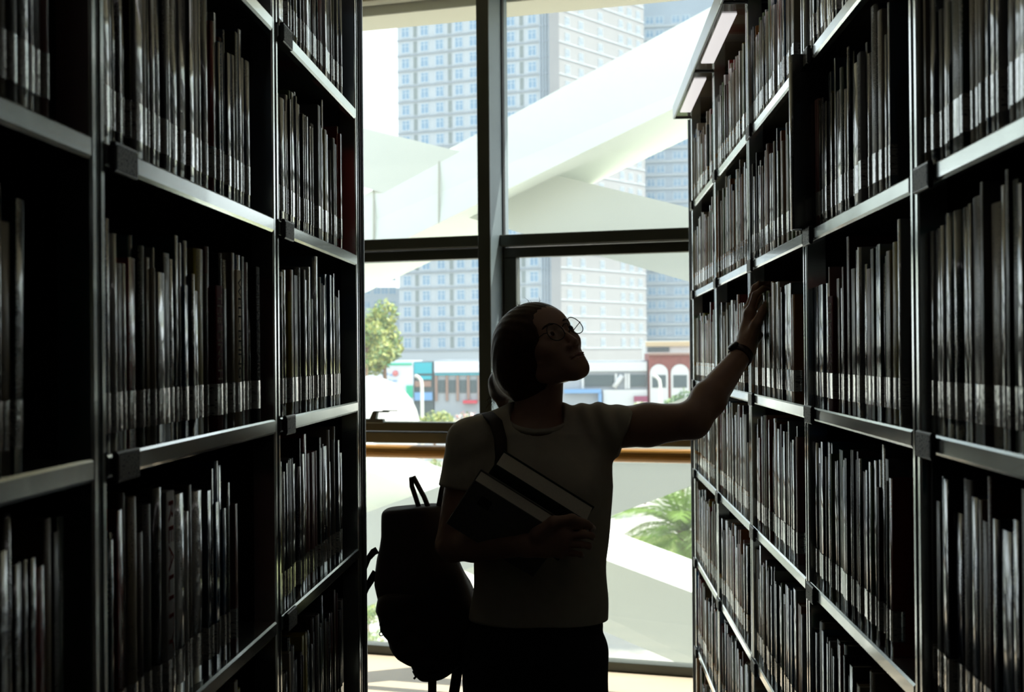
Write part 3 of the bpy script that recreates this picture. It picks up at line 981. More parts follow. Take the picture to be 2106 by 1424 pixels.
def surface(f, lo, hi, h):
    lo = np.array(lo, dtype=np.float64)
    B = 4
    n = np.ceil((np.array(hi) - lo) / (h * B)).astype(int)
    cen = [lo[i] + (np.arange(n[i]) + 0.5) * h * B - h * 0.5 for i in range(3)]
    g = np.stack(np.meshgrid(*cen, indexing='ij'), -1).reshape(-1, 3).astype(np.float32)
    d = np.concatenate([f(c) for c in np.array_split(g, max(1, len(g) // 200000))]).reshape(n)
    A = np.repeat(np.repeat(np.repeat(d, B, 0), B, 1), B, 2).astype(np.float32)
    near = np.abs(d) < h * B * 1.6
    bi = np.argwhere(near)
    loc = np.stack(np.meshgrid(*[np.arange(B)] * 3, indexing='ij'), -1).reshape(-1, 3)
    for ch in np.array_split(bi, max(1, len(bi) // 4000)):
        idx = (ch[:, None, :] * B + loc[None]).reshape(-1, 3)
        v = f((lo + idx * h).astype(np.float32))
        A[idx[:, 0], idx[:, 1], idx[:, 2]] = v
    ins = A < 0
    c8 = sum(ins[i:ins.shape[0] - 1 + i, j:ins.shape[1] - 1 + j, k:ins.shape[2] - 1 + k].astype(np.uint8) for i in (0, 1) for j in (0, 1) for k in (0, 1))
    act = np.argwhere((c8 > 0) & (c8 < 8))
    idm = -np.ones(c8.shape, dtype=np.int32)
    idm[act[:, 0], act[:, 1], act[:, 2]] = np.arange(len(act))
    cor = [(i, j, k) for i in (0, 1) for j in (0, 1) for k in (0, 1)]
    val = [A[act[:, 0] + i, act[:, 1] + j, act[:, 2] + k] for i, j, k in cor]
    acc = np.zeros((len(act), 3)); cnt = np.zeros(len(act))
    for a in range(8):
        for b in range(a + 1, 8):
            if sum(abs(cor[a][t] - cor[b][t]) for t in range(3)) != 1:
                continue
            m = (val[a] < 0) != (val[b] < 0)
            t = np.where(m, val[a] / (val[a] - val[b] + 1e-12), 0)
            pa = np.array(cor[a], float); pb = np.array(cor[b], float)
            acc += np.where(m[:, None], pa + t[:, None] * (pb - pa), 0); cnt += m
    verts = lo + (act + acc / cnt[:, None]) * h
    quads = []
    for ax in range(3):
        sl0 = [slice(None)] * 3; sl1 = [slice(None)] * 3
        sl0[ax] = slice(0, -1); sl1[ax] = slice(1, None)
        x = ins[tuple(sl0)]; y = ins[tuple(sl1)]
        e = np.argwhere(x != y)
        o1, o2 = [t for t in range(3) if t != ax]
        ok = (e[:, o1] > 0) & (e[:, o2] > 0) & (e[:, o1] < c8.shape[o1]) & (e[:, o2] < c8.shape[o2])
        e = e[ok]
        def cell(d1, d2):
            c = e.copy(); c[:, o1] -= d1; c[:, o2] -= d2
            return idm[c[:, 0], c[:, 1], c[:, 2]]
        q = np.stack([cell(1, 1), cell(0, 1), cell(0, 0), cell(1, 0)], 1)
        flip = x[e[:, 0], e[:, 1], e[:, 2]]
        if ax == 1:
            flip = ~flip
        q = np.where(flip[:, None], q, q[:, ::-1])
        quads.append(q)
    quads = np.concatenate(quads)
    quads = quads[(quads >= 0).all(1)]
    return verts, quads


def np_mesh(name, verts, quads, ma, parent):
    o0 = world_loc(parent)
    verts = verts - np.array(o0)
    me = bpy.data.meshes.new(name)
    me.vertices.add(len(verts)); me.vertices.foreach_set('co', verts.astype(np.float32).ravel())
    me.loops.add(len(quads) * 4); me.loops.foreach_set('vertex_index', quads.astype(np.int32).ravel())
    me.polygons.add(len(quads)); me.polygons.foreach_set('loop_start', np.arange(len(quads), dtype=np.int32) * 4)
    me.materials.append(ma)
    me.update(calc_edges=True)
    me.polygons.foreach_set('use_smooth', np.ones(len(quads), dtype=bool))
    me.validate()
    o = bpy.data.objects.new(name, me)
    COL.objects.link(o)
    o.parent = parent
    return o


V3 = lambda v: np.array((v[0], v[1], v[2]), dtype=np.float32)
M['skin'] = mat('skin', (0.42, 0.24, 0.16), 0.45, noise=0.06, nscale=30, bump=0.05, bscale=400)
M['shirt'] = mat('cream_cotton', (0.52, 0.46, 0.35), 0.9, noise=0.05, nscale=40, bump=0.25, bscale=900, sheen=0.2)
M['hair'] = mat('dark_brown_hair', (0.045, 0.017, 0.007), 0.5, spec=0.25, noise=0.3, nscale=60, bump=0.2, bscale=300)
M['trousers'] = mat('black_trousers', (0.012, 0.012, 0.014), 0.9, noise=0.1, nscale=60, bump=0.2, bscale=800)
M['shoe'] = mat('black_shoe', (0.02, 0.02, 0.02), 0.5)
M['bag'] = mat('dark_brown_canvas', (0.026, 0.014, 0.010), 0.75, noise=0.15, nscale=50, bump=0.3, bscale=700)
M['leather'] = mat('brown_leather', (0.05, 0.02, 0.012), 0.4, noise=0.15, nscale=40)
M['zip'] = mat('zip_metal', (0.03, 0.03, 0.03), 0.35, metal=0.7)
M['wire'] = mat('thin_metal_frame', (0.04, 0.035, 0.03), 0.3, metal=0.8)
M['lens'] = glass_mat('spectacle_lens', (0.96, 0.97, 0.96))
M['eye'] = mat('eye_white', (0.6, 0.58, 0.55), 0.15)
M['iris'] = mat('dark_iris', (0.02, 0.012, 0.008), 0.1)
M['lips'] = mat('lips', (0.34, 0.13, 0.11), 0.4)

ZC = 3.40
j = dict(
    pelvis=P(1103, 1330, 3.42), waist=P(1110, 1190, 3.42), chest=P(1104, 1010, 3.41), neckb=P(1104, 868, 3.43), neckt=P(1113, 775, 3.42),
    rsh=P(968, 912, 3.39), rel=P(930, 1122, 3.37), rwr=P(1085, 1122, 3.215),
    lsh=P(1226, 884, 3.43), lel=P(1424, 866, 3.31), lwr=P(1531, 722, 3.46))
# head frame
Lh = IV(0.70, 0.675, 0.232).normalized()            # her left
Uh = IV(-0.51, 0.24, 0.83); Uh = (Uh - Lh * Uh.dot(Lh)).normalized()
Fh = -(Uh.cross(Lh)).normalized()
if Fh.dot(IV(0, -1, 0)) < 0: Fh = -Fh
EYE = P(1153, 682, 3.33)
HC = EYE - Fh * 0.082
HA = [V3(Lh), V3(Fh), V3(Uh)]                        # local axes: x her left, y forward, z up


def hl(x, y, z):
    return V3(HC + Lh * x + Fh * y + Uh * z)


def head_sdf(p):
    ds = [ell(p, hl(0, -0.012, 0.028), HA, (0.072, 0.092, 0.082)),
          ell(p, hl(0, 0.018, 0.0), HA, (0.066, 0.068, 0.088)),
          ell(p, hl(0, 0.03, -0.045), HA, (0.052, 0.052, 0.058)),
          rc(p, hl(0.046, 0.0, -0.062), hl(0.014, 0.060, -0.096), 0.016, 0.016),
          rc(p, hl(-0.046, 0.0, -0.062), hl(-0.014, 0.060, -0.096), 0.016, 0.016),
          rc(p, hl(-0.008, 0.064, -0.098), hl(0.008, 0.064, -0.098), 0.0155, 0.0155),
          ell(p, hl(0.043, 0.052, -0.022), HA, (0.022, 0.022, 0.02)),
          ell(p, hl(-0.043, 0.052, -0.022), HA, (0.022, 0.022, 0.02)),
          ell(p, hl(0, 0.066, 0.035), HA, (0.05, 0.02, 0.04)),
          ell(p, hl(0, 0.057, -0.070), HA, (0.034, 0.027, 0.030))]
    d = union(ds, 0.022)
    # brow ridge, eye sockets, nose, lips
    for sx in (-1, 1):
        d = smax(d, -ell(p, hl(sx * 0.032, 0.094, 0.0), HA, (0.021, 0.018, 0.013)), 0.012)
        d = smin(d, rc(p, hl(sx * 0.016, 0.083, 0.018), hl(sx * 0.046, 0.070, 0.017), 0.0055, 0.004), 0.01)
        d = smin(d, ell(p, hl(sx * 0.032, 0.0715, -0.001), HA, (0.0165, 0.0155, 0.0118)), 0.004)
        d = smax(d, -ell(p, hl(sx * 0.033, 0.090, -0.0005), HA, (0.0145, 0.0085, 0.0040)), 0.0015)
    nose = rc(p, hl(0, 0.082, 0.006), hl(0, 0.103, -0.041), 0.0055, 0.0088)
    nose = union([nose, ell(p, hl(0.0120, 0.091, -0.045), HA, (0.0078, 0.010, 0.007)), ell(p, hl(-0.0120, 0.091, -0.045), HA, (0.0078, 0.010, 0.007))], 0.006)
    d = smin(d, nose, 0.009)
    d = smin(d, ell(p, hl(0, 0.0880, -0.0695), HA, (0.023, 0.0080, 0.0052)), 0.004)
    d = smin(d, ell(p, hl(0, 0.0855, -0.0800), HA, (0.020, 0.0085, 0.0062)), 0.004)
    d = smax(d, -ell(p, hl(0, 0.0975, -0.0745), HA, (0.025, 0.009, 0.0015)), 0.003)
    # ears
    for sx in (-1, 1):
        e = ell(p, hl(sx * 0.074, -0.012, -0.008), HA, (0.008, 0.018, 0.030))
        e = smax(e, -ell(p, hl(sx * 0.084, -0.009, -0.006), HA, (0.007, 0.011, 0.020)), 0.004)
        d = smin(d, e, 0.006)
    return d


def chain(p, pts, rs, k=0.006):
    return union([rc(p, V3(pts[i]), V3(pts[i + 1]), rs[i], rs[i + 1]) for i in range(len(pts) - 1)], k)


# reaching hand (her left): fingers bend over the tops of the books
LF = [
    [P(1541, 645, 3.475), P(1553, 607, 3.478), P(1570, 594, 3.484), P(1585, 596, 3.490)],
    [P(1539, 637, 3.498), P(1553, 592, 3.500), P(1568, 579, 3.504), P(1582, 577, 3.509)],
    [P(1541, 640, 3.520), P(1556, 597, 3.522), P(1571, 585, 3.526), P(1584, 587, 3.530)],
    [P(1546, 651, 3.539), P(1559, 615, 3.541), P(1572, 605, 3.545), P(1582, 607, 3.549)]]
LT = [P(1541, 702, 3.450), P(1555, 668, 3.440), P(1569, 640, 3.446), P(1579, 621, 3.456)]
# holding hand (her right): laid along the books, fingers to the right and round the edge
RF = [
    [P(1160, 1086, 3.185), P(1193, 1080, 3.178), P(1213, 1083, 3.188), P(1221, 1087, 3.208)],
    [P(1164, 1103, 3.180), P(1200, 1100, 3.172), P(1217, 1103, 3.184), P(1219, 1107, 3.206)],
    [P(1161, 1121, 3.184), P(1195, 1120, 3.177), P(1211, 1123, 3.189), P(1213, 1126, 3.209)],
    [P(1152, 1137, 3.192), P(1180, 1138, 3.188), P(1194, 1141, 3.198), P(1198, 1144, 3.214)]]
RT = [P(1106, 1100, 3.190), P(1138, 1074, 3.172), P(1176, 1067, 3.172), P(1208, 1077, 3.182)]


def hand_sdf(p, wr, F, Tm, heel):
    fr = [(0.0095, 0.0085, 0.0078, 0.0062), (0.0098, 0.0088, 0.008, 0.0064), (0.0095, 0.0085, 0.0077, 0.006), (0.0085, 0.0074, 0.0066, 0.0054)]
    palm = union([rc(p, V3(wr), V3(f[0]), 0.021, 0.012) for f in F] + [rc(p, V3(F[0][0]), V3(F[3][0]), 0.0115, 0.0105), rc(p, V3(F[1][0]), V3(F[2][0]), 0.012, 0.012)], 0.012)
    palm = smin(palm, rc(p, V3(Tm[0]), V3(Tm[1]), 0.019, 0.0135), 0.014)
    d = smin(palm, chain(p, Tm[1:], (0.0125, 0.0105, 0.0078)), 0.007)
    d = smin(d, rc(p, V3(wr), V3(heel), 0.021, 0.016), 0.012)
    fd = None
    for f, r in zip(F, fr):
        c = chain(p, f, r, 0.004)
        fd = c if fd is None else np.minimum(fd, c)
    return smin(d, fd, 0.005)


def near_eval(p, c, r, f):
    q = p - V3(c)
    dist = np.sqrt(np.einsum('ij,ij->i', q, q)) - r
    m = dist < 0.03
    out = dist + 0.02
    if m.any():
        out[m] = f(p[m])
    return out


def torso_secs():
    # (photo y, left x, right x, half depth in metres, depth)
    return [(835, 1050, 1160, 0.050, 3.43), (862, 1010, 1195, 0.070, 3.43), (890, 975, 1240, 0.090, 3.42), (940, 962, 1261, 0.108, 3.41), (1000, 962, 1261, 0.118, 3.405), (1060, 968, 1255, 0.118, 3.405),
            (1150, 976, 1249, 0.110, 3.41), (1210, 972, 1249, 0.112, 3.415), (1290, 962, 1251, 0.116, 3.42)]


ra = V3(IV(1, 0, 0)); fa = V3(IV(0, 1, 0)); ua = V3(IV(0, 0, 1))


def torso_sdf(p, grow=0.0):
    S = torso_secs()
    q = p - V3(CAM)
    z = q @ fa
    yy = -(q @ ua)            # downwards metres
    xx = q @ ra
    ky = np.array([(s[0] - H_IMG / 2) / F_PX * s[4] for s in S])
    cx = np.array([((s[1] + s[2]) / 2 - W_IMG / 2) / F_PX * s[4] for s in S])
    hw = np.array([(s[2] - s[1]) / 2 / F_PX * s[4] for s in S])
    hd = np.array([s[3] for s in S]); cz = np.array([s[4] for s in S])
    C = np.interp(yy, ky, cx); Wd = np.interp(yy, ky, hw) + grow; D = np.interp(yy, ky, hd) + grow; Z = np.interp(yy, ky, cz)
    a = (xx - C) / Wd; b = (z - Z) / D
    k0 = np.sqrt(a * a + b * b) + 1e-6
    k1 = np.sqrt((a / Wd) ** 2 + (b / D) ** 2) + 1e-6
    d = k0 * (k0 - 1) / k1
    d = np.where(k0 < 0.2, -0.05, d)
    d = smax(d, ky[0] - yy - grow, 0.03)
    d = smax(d, yy - ky[-1], 0.01)
    return d


HIPL, HIPR = P(1028, 1345, 3.42), P(1172, 1345, 3.42)
pel = j['pelvis']
FOOT = Vector((pel.x, pel.y, 0))
def footp(dx, dy, z): return Vector((pel.x + dx, pel.y + dy, z))
KNL, KNR = footp(-0.085, -0.02, 0.50), footp(0.085, -0.02, 0.50)
ANL, ANR = footp(-0.09, 0.0, 0.09), footp(0.09, 0.0, 0.09)


def body_sdf(p):
    tor = torso_sdf(p, -0.020)
    bust = union([ell(p, V3(P(1055, 1010, 3.325)), [ra, fa, ua], (0.055, 0.05, 0.055)), ell(p, V3(P(1165, 1010, 3.325)), [ra, fa, ua], (0.055, 0.05, 0.055))], 0.02)
    d = smin(tor, bust, 0.04)
    hips = union([ell(p, V3(j['pelvis']), [ra, fa, ua], (0.135, 0.095, 0.11)), rc(p, V3(HIPL), V3(KNL), 0.082, 0.055), rc(p, V3(HIPR), V3(KNR), 0.082, 0.055),
                  rc(p, V3(KNL), V3(ANL), 0.052, 0.034), rc(p, V3(KNR), V3(ANR), 0.052, 0.034),
                  rc(p, V3(ANL) - (0, 0, 0.045), V3(ANL) + (-0.02, -0.14, -0.062), 0.034, 0.024), rc(p, V3(ANR) - (0, 0, 0.045), V3(ANR) + (0.02, -0.14, -0.062), 0.034, 0.024)], 0.03)
    d = smin(d, hips, 0.02)
    neck = rc(p, V3(j['neckb']), V3(j['neckt']), 0.060, 0.054)
    d = smin(d, neck, 0.03)
    arms = [rc(p, V3(j['rsh']), V3(j['rel']), 0.046, 0.039), rc(p, V3(j['rel']), V3(j['rel'].lerp(j['rwr'], 0.3)), 0.038, 0.038), rc(p, V3(j['rel'].lerp(j['rwr'], 0.3)), V3(j['rwr']), 0.038, 0.024)]
    d = smin(d, union(arms, 0.012), 0.02)
    el2 = j['lel'].lerp(j['lwr'], 0.3)
    arms = [rc(p, V3(j['lsh']), V3(j['lsh'].lerp(j['lel'], 0.55)), 0.050, 0.050), rc(p, V3(j['lsh'].lerp(j['lel'], 0.55)), V3(j['lel']), 0.050, 0.041), rc(p, V3(j['lel']), V3(el2), 0.041, 0.041), rc(p, V3(el2), V3(j['lwr']), 0.041, 0.0235)]
    d = smin(d, union(arms, 0.015), 0.025)
    d = smin(d, near_eval(p, HC, 0.16, head_sdf), 0.018)
    d = smin(d, near_eval(p, LF[1][0], 0.13, lambda q: hand_sdf(q, j['lwr'], LF, LT, P(1556, 690, 3.49))), 0.010)
    d = smin(d, near_eval(p, RF[1][0], 0.14, lambda q: hand_sdf(q, j['rwr'], RF, RT, P(1120, 1132, 3.20))), 0.010)
    return d


woman = empty('person', FOOT)
tag(woman, 'woman in a cream T-shirt and glasses, holding books and reaching for a shelf', 'person')
lo_ = [min(j['rel'].x - 0.12, 0) - 0.05, 2.98, -0.005]
v_, q_ = surface(body_sdf, (-0.48, 2.98, -0.004), (0.56, 3.72, 1.70), 0.0042)
np_mesh('body', v_, q_, M['skin'], woman)

# eyes
for sx in (-1, 1):
    c = HC + Lh * (sx * 0.032) + Fh * 0.0735 + Uh * (-0.001)
    mb = MB()
    for (ra_, n_, mi) in ((0.0125, 10, 0),):
        mb.lathe([(ra_ * math.sin(math.pi * i / 10), ra_ * math.cos(math.pi * i / 10)) for i in range(11)], (0, 0, 0), 14)
    R3 = Matrix((Lh, Uh, Fh)).transposed()
    mb.v = [tuple(c + R3 @ Vector((v[0], v[1] * 0.62, v[2] * 0.98))) for v in mb.v]
    e = mb.build('eye', M['eye'], woman)
    mb = MB(); mb.lathe([(0.0, 0.0004), (0.0055, 0.0002), (0.0058, -0.0006)], (0, 0, 0), 14)
    ic = c + Fh * 0.0123 + Lh * 0.0015 + Uh * 0.001
    mb.v = [tuple(ic + R3 @ Vector(v)) for v in mb.v]
    mb.build('iris', M['iris'], e)


# T-shirt
SHO_R = P(960, 908, 3.39); SLE_R0 = j['rsh']; SLE_R1 = j['rsh'].lerp(j['rel'], 0.46)
SLE_L1 = P(1288, 894, 3.385)
nr_ = V3((SLE_R1 - SLE_R0).normalized()); nl_ = V3(IV(0.90, -0.12, -0.36).normalized())


def folds(p):
    q = p - V3(CAM)
    x = (q @ ra) / 3.4 * F_PX + W_IMG / 2; y = -(q @ ua) / 3.4 * F_PX + H_IMG / 2
    # gathers over the raised shoulder, drapes under it, soft creases at the waist
    g1 = np.exp(-((y - 860) / 55) ** 2) * np.exp(-((x - 1225) / 62) ** 2) * np.sin((x + (y - 840) * -0.35) / 6.2)
    g2 = np.exp(-((y - 1000) / 110) ** 2) * np.exp(-((x - 1215) / 60) ** 2) * np.sin((x * 0.9 + y * 0.35) / 11.0)
    g3 = np.exp(-((y - 1190) / 90) ** 2) * np.sin((x * 0.35 + y * 0.6) / 15.0 + 1.2 * np.sin(x / 60))
    g4 = np.exp(-((y - 930) / 60) ** 2) * np.exp(-((x - 960) / 45) ** 2) * np.sin((x * 0.5 + y) / 9)
    return 0.0040 * g1 + 0.0035 * g2 + 0.0028 * g3 + 0.002 * g4


def shirt_sdf(p):
    d = torso_sdf(p, 0.0)
    bust = union([ell(p, V3(P(1055, 1010, 3.325)), [ra, fa, ua], (0.06, 0.055, 0.06)), ell(p, V3(P(1165, 1010, 3.325)), [ra, fa, ua], (0.06, 0.055, 0.06))], 0.03)
    d = smin(d, bust, 0.06)
    yk = V3(j['neckb'])
    d = smin(d, rc(p, V3(P(1062, 872, 3.43)), V3(P(968, 908, 3.395)), 0.050, 0.052), 0.03)
    d = smin(d, rc(p, V3(P(1150, 872, 3.43)), V3(P(1232, 884, 3.425)), 0.048, 0.054), 0.03)
    d = smax(d, (p - V3(P(1103, 1276, 3.41))) @ -ua, 0.004)
    slr = rc(p, V3(SLE_R0), V3(SLE_R1) + nr_ * 0.05, 0.056, 0.058)
    slr = smax(slr, (p - V3(SLE_R1)) @ nr_, 0.004)
    sll = rc(p, V3(j['lsh']), V3(SLE_L1) + V3((j['lel'] - j['lsh']).normalized()) * 0.08, 0.060, 0.060)
    sll = smax(sll, (p - V3(SLE_L1)) @ nl_, 0.004)
    d = smin(d, slr, 0.022)
    d = smin(d, sll, 0.03)
    # neck opening
    d = smax(d, -rc(p, V3(P(1104, 862, 3.385)), V3(P(1108, 780, 3.40)), 0.064, 0.072), 0.006)
    return d + folds(p)


v_, q_ = surface(shirt_sdf, (-0.40, 3.02, 0.80), (0.36, 3.72, 1.50), 0.0038)
np_mesh('t_shirt', v_, q_, M['shirt'], woman)
# collar band
mb = MB()
cc = P(1106, 858, 3.40)
pts = []
for k in range(41):
    a = 2 * math.pi * k / 40
    pts.append(cc + IV(math.cos(a) * 0.0725, math.sin(a) * 0.060, -0.006 - 0.026 * max(0, -math.sin(a)) + 0.022 * max(0, math.sin(a))))
mb.tube(pts, 0.0075, 8, caps=False)
mb.build('collar', M['shirt'], woman)


# trousers
def trouser_sdf(p):
    d = union([ell(p, V3(P(1100, 1335, 3.42)), [ra, fa, ua], (0.158, 0.112, 0.105)), rc(p, V3(HIPL), V3(KNL), 0.092, 0.085), rc(p, V3(HIPR), V3(KNR), 0.092, 0.085), rc(p, V3(KNL), V3(ANL), 0.085, 0.08), rc(p, V3(KNR), V3(ANR), 0.085, 0.08)], 0.03)
    d = smin(d, smax(torso_sdf(p, -0.013), (p - V3(P(1100, 1215, 3.42))) @ ua, 0.004), 0.02)
    d = smax(d, 0.06 - p[:, 2], 0.005)
    d = smax(d, (p - V3(P(1100, 1215, 3.42))) @ ua, 0.005)
    return d + 0.003 * np.sin(p[:, 2] * 60 + 8 * p[:, 0]) * np.clip(1 - p[:, 2] / 0.9, 0, 1)


v_, q_ = surface(trouser_sdf, (pel.x - 0.3, pel.y - 0.25, 0.0), (pel.x + 0.3, pel.y + 0.25, 1.02), 0.006)
np_mesh('trousers', v_, q_, M['trousers'], woman)
for an, sx in ((ANL, -1), (ANR, 1)):
    f = lambda p, an=an, sx=sx: smax(smin(rc(p, V3(an) - (0, 0, 0.04), V3(an) + (sx * 0.022, -0.15, -0.055), 0.045, 0.036), rc(p, V3(an), V3(an) - (0, 0, 0.05), 0.042, 0.042), 0.02), 0.002 - p[:, 2], 0.004)
    v_, q_ = surface(f, (an.x - 0.1, an.y - 0.25, -0.006), (an.x + 0.1, an.y + 0.1, 0.16), 0.005)
    np_mesh('shoe', v_, q_, M['shoe'], woman)


# hair: parted cap swept back to a low ponytail
TIE = P(1030, 786, 3.475)
def hair_sdf(p):
    d = ell(p, hl(0, -0.020, 0.026), HA, (0.092, 0.112, 0.098))
    d = smin(d, ell(p, hl(-0.014, -0.072, -0.015), HA, (0.080, 0.072, 0.080)), 0.03)
    d = smin(d, rc(p, hl(0.0, -0.075, -0.045), V3(TIE), 0.050, 0.026), 0.03)
    d = smin(d, rc(p, hl(-0.05, -0.03, -0.03), V3(TIE), 0.030, 0.016), 0.03)
    d = smin(d, rc(p, hl(-0.02, -0.09, -0.03), V3(P(1030, 800, 3.49)), 0.036, 0.024), 0.02)
    # face opening
    d = smax(d, -ell(p, hl(0, 0.134, -0.030), HA, (0.074, 0.110, 0.092)), 0.012)
    d = smax(d, -ell(p, hl(0, 0.085, -0.085), HA, (0.090, 0.085, 0.075)), 0.012)
    # ponytail
    d = smin(d, rc(p, V3(TIE), V3(P(1029, 806, 3.50)), 0.024, 0.024), 0.012)
    d = smin(d, rc(p, V3(P(1029, 806, 3.50)), V3(P(1036, 842, 3.51)), 0.024, 0.010), 0.01)
    q = (p - V3(HC))
    st = np.sin((q @ HA[0]) * 420 + (q @ HA[2]) * 60 + 2 * np.sin((q @ HA[1]) * 40))
    return d + 0.0004 * st


v_, q_ = surface(hair_sdf, V3(HC) - (0.24, 0.15, 0.17), V3(HC) + (0.16, 0.24, 0.16), 0.0026)
hair = np_mesh('hair', v_, q_, M['hair'], woman)
mb = MB()
hr = random.Random(5)
for k in range(70):
    if k < 40:        # fly-aways along the parting and the back of the head
        a = hr.uniform(-2.2, 0.75)
        base = HC + Uh * (0.026 + 0.093 * math.cos(a)) + Fh * (-0.02 + 0.102 * math.sin(a)) + Lh * hr.uniform(-0.03, 0.03)
        out = (Uh * math.cos(a) + Fh * math.sin(a)).normalized()
        L = hr.uniform(0.008, 0.03)
        tan = (Fh * math.cos(a) - Uh * math.sin(a)) * hr.uniform(-1, 1) + Lh * hr.uniform(-0.4, 0.4)
        pts = [base - out * 0.004, base + out * L * 0.4 + tan * L * 0.3, base + out * L * 0.7 + tan * L * 0.9]
    else:             # loose ends of the ponytail
        base = P(1024 + hr.uniform(-12, 10), 808 + hr.uniform(-10, 14), 3.50)
        pts = [base, base + IV(hr.uniform(-0.018, 0.0), hr.uniform(-0.01, 0.01), hr.uniform(-0.02, -0.005)), base + IV(hr.uniform(-0.03, 0.012), 0, hr.uniform(-0.045, -0.012))]
    mb.tube(pts, [0.0005, 0.0004, 0.0002], 4, caps=False)
mb.build('loose_strands', M['hair'], woman)
mb = MB()
tn = (TIE - (HC - Fh * 0.06)).normalized()
mb.tube([TIE + Matrix.Rotation(2 * math.pi * k / 16, 3, tn) @ (tn.orthogonal().normalized() * 0.021) for k in range(17)], 0.005, 6, caps=False)
mb.build('hair_tie', M['trousers'], woman)

# eyebrows and lips as thin shaped pieces on the face
for sx in (-1, 1):
    mb = MB()
    mb.tube([hl(sx * 0.013, 0.0895, 0.0195), hl(sx * 0.026, 0.0890, 0.0230), hl(sx * 0.039, 0.0830, 0.0225), hl(sx * 0.051, 0.0725, 0.0175)], [0.0028, 0.0032, 0.0026, 0.0012], 6, flat=(1.0, Uh))
    mb.build('eyebrow', M['hair'], woman)
for z_, yy_, w_ in ((-0.0700, 0.0908, 0.0235), (-0.0795, 0.0890, 0.0205)):
    mb = MB()
    mb.tube([hl(-w_, yy_ - 0.0060, -0.0740), hl(-w_ * 0.5, yy_ + 0.0005, z_), hl(0, yy_ + 0.0022, z_), hl(w_ * 0.5, yy_ + 0.0005, z_), hl(w_, yy_ - 0.0060, -0.0740)], [0.0008, 0.0026, 0.0030, 0.0026, 0.0008], 8)
    mb.build('lip', M['lips'], woman)

# glasses
gl = empty('glasses', HC + Fh * 0.10)
tag(gl, 'thin round metal-framed glasses on the woman\'s face', 'glasses')
for sx in (-1, 1):
    c = HC + Lh * (sx * 0.0335) + Fh * 0.0990 + Uh * (-0.004)
    tilt = (Lh * 1.0 + Fh * (-0.10 * sx)).normalized()
    ring = [c + tilt * (0.0235 * math.cos(t)) + Uh * (0.0225 * math.sin(t) - 0.0015 * math.cos(2 * t)) for t in [2 * math.pi * k / 28 for k in range(29)]]
    mb = MB(); mb.tube(ring, 0.0011, 6, caps=False); rim = mb.build('rim', M['wire'], gl)
    mb = MB(); nrm = tilt.cross(Uh).normalized()
    mb.add([c + nrm * 0.0004] + [q + nrm * 0.0004 for q in ring[:-1]] + [c - nrm * 0.0004] + [q - nrm * 0.0004 for q in ring[:-1]],
           [(0, 1 + k, 1 + (k + 1) % 28) for k in range(28)] + [(29, 30 + (k + 1) % 28, 30 + k) for k in range(28)])
    mb.build('lens', M['lens'], rim)
    mb = MB(); mb.tube([c + tilt * (sx * 0.0235) + Uh * 0.006, c + tilt * (sx * 0.030) + Uh * 0.008 - Fh * 0.004, hl(sx * 0.079, 0.03, 0.004), hl(sx * 0.080, -0.012, 0.004), hl(sx * 0.078, -0.03, -0.014)], 0.0011, 6)
    mb.build('temple', M['wire'], gl)
    mb = MB(); mb.tube([c - tilt * (sx * 0.0215) + Uh * -0.004, hl(sx * 0.0085, 0.100, -0.010), hl(sx * 0.0075, 0.0975, -0.014)], [0.0007, 0.0007, 0.0022], 6)
    mb.build('nose_pad', M['wire'], gl)
mb = MB(); mb.tube([hl(-0.0105, 0.105, 0.002), hl(-0.005, 0.108, 0.006), hl(0.005, 0.108, 0.006), hl(0.0105, 0.105, 0.002)], 0.0012, 6)
mb.build('bridge', M['wire'], gl)

# watch on the reaching wrist
wc = j['lwr'].lerp(j['lel'], 0.07); wd = (j['lwr'] - j['lel']).normalized()
wt = empty('wristwatch', wc); tag(wt, 'dark wristwatch on the woman\'s raised wrist', 'watch')
pn = (IV(-0.8, -0.35, 0.5)); pn = (pn - wd * pn.dot(wd)).normalized(); pb_ = wd.cross(pn)
mb = MB()
rw = 0.0285
ring = [wc + pn * (rw * math.cos(t)) + pb_ * (rw * math.sin(t)) for t in [2 * math.pi * k / 28 for k in range(29)]]
vs, fs = [], []
for k in range(28):
    t = 2 * math.pi * k / 28
    e = pn * math.cos(t) + pb_ * math.sin(t)
    for rr, ww in ((rw - 0.001, -0.009), (rw + 0.0015, -0.009), (rw + 0.0015, 0.009), (rw - 0.001, 0.009)):
        vs.append(wc + e * rr + wd * ww)
for k in range(28):
    for i in range(4):
        fs.append((k * 4 + i, k * 4 + (i + 1) % 4, ((k + 1) % 28) * 4 + (i + 1) % 4, ((k + 1) % 28) * 4 + i))
mb.add(vs, fs, 0, True)
fixn(mb.build('band', M['leather'], wt))
cs = empty('case_axis', (0, 0, 0)); bpy.data.objects.remove(cs)
mb = MB()
prof = [(0.0, 0.008), (0.0125, 0.0078), (0.0145, 0.006), (0.0155, 0.003), (0.0150, 0.0), (0.0, 0.0)]
Rm = Matrix((pb_, wd, pn)).transposed()
mb.lathe(prof, (0, 0, 0), 24)
mb.v = [tuple(wc + pn * (rw - 0.001) + Rm @ Vector(v)) for v in mb.v]
case = mb.build('case', M['zip'], wt)
mb = MB(); mb.lathe([(0, 0.0005), (0.0115, 0.0004), (0.0118, 0)], (0, 0, 0), 24)
mb.v = [tuple(wc + pn * (rw + 0.0072) + Rm @ Vector(v)) for v in mb.v]
mb.build('dial', M['holder'], case)
mb = MB(); mb.tube([wc + pn * (rw + 0.003) + pb_ * 0.0145, wc + pn * (rw + 0.003) + pb_ * 0.0185], 0.002, 8)
mb.build('crown', M['zip'], case)

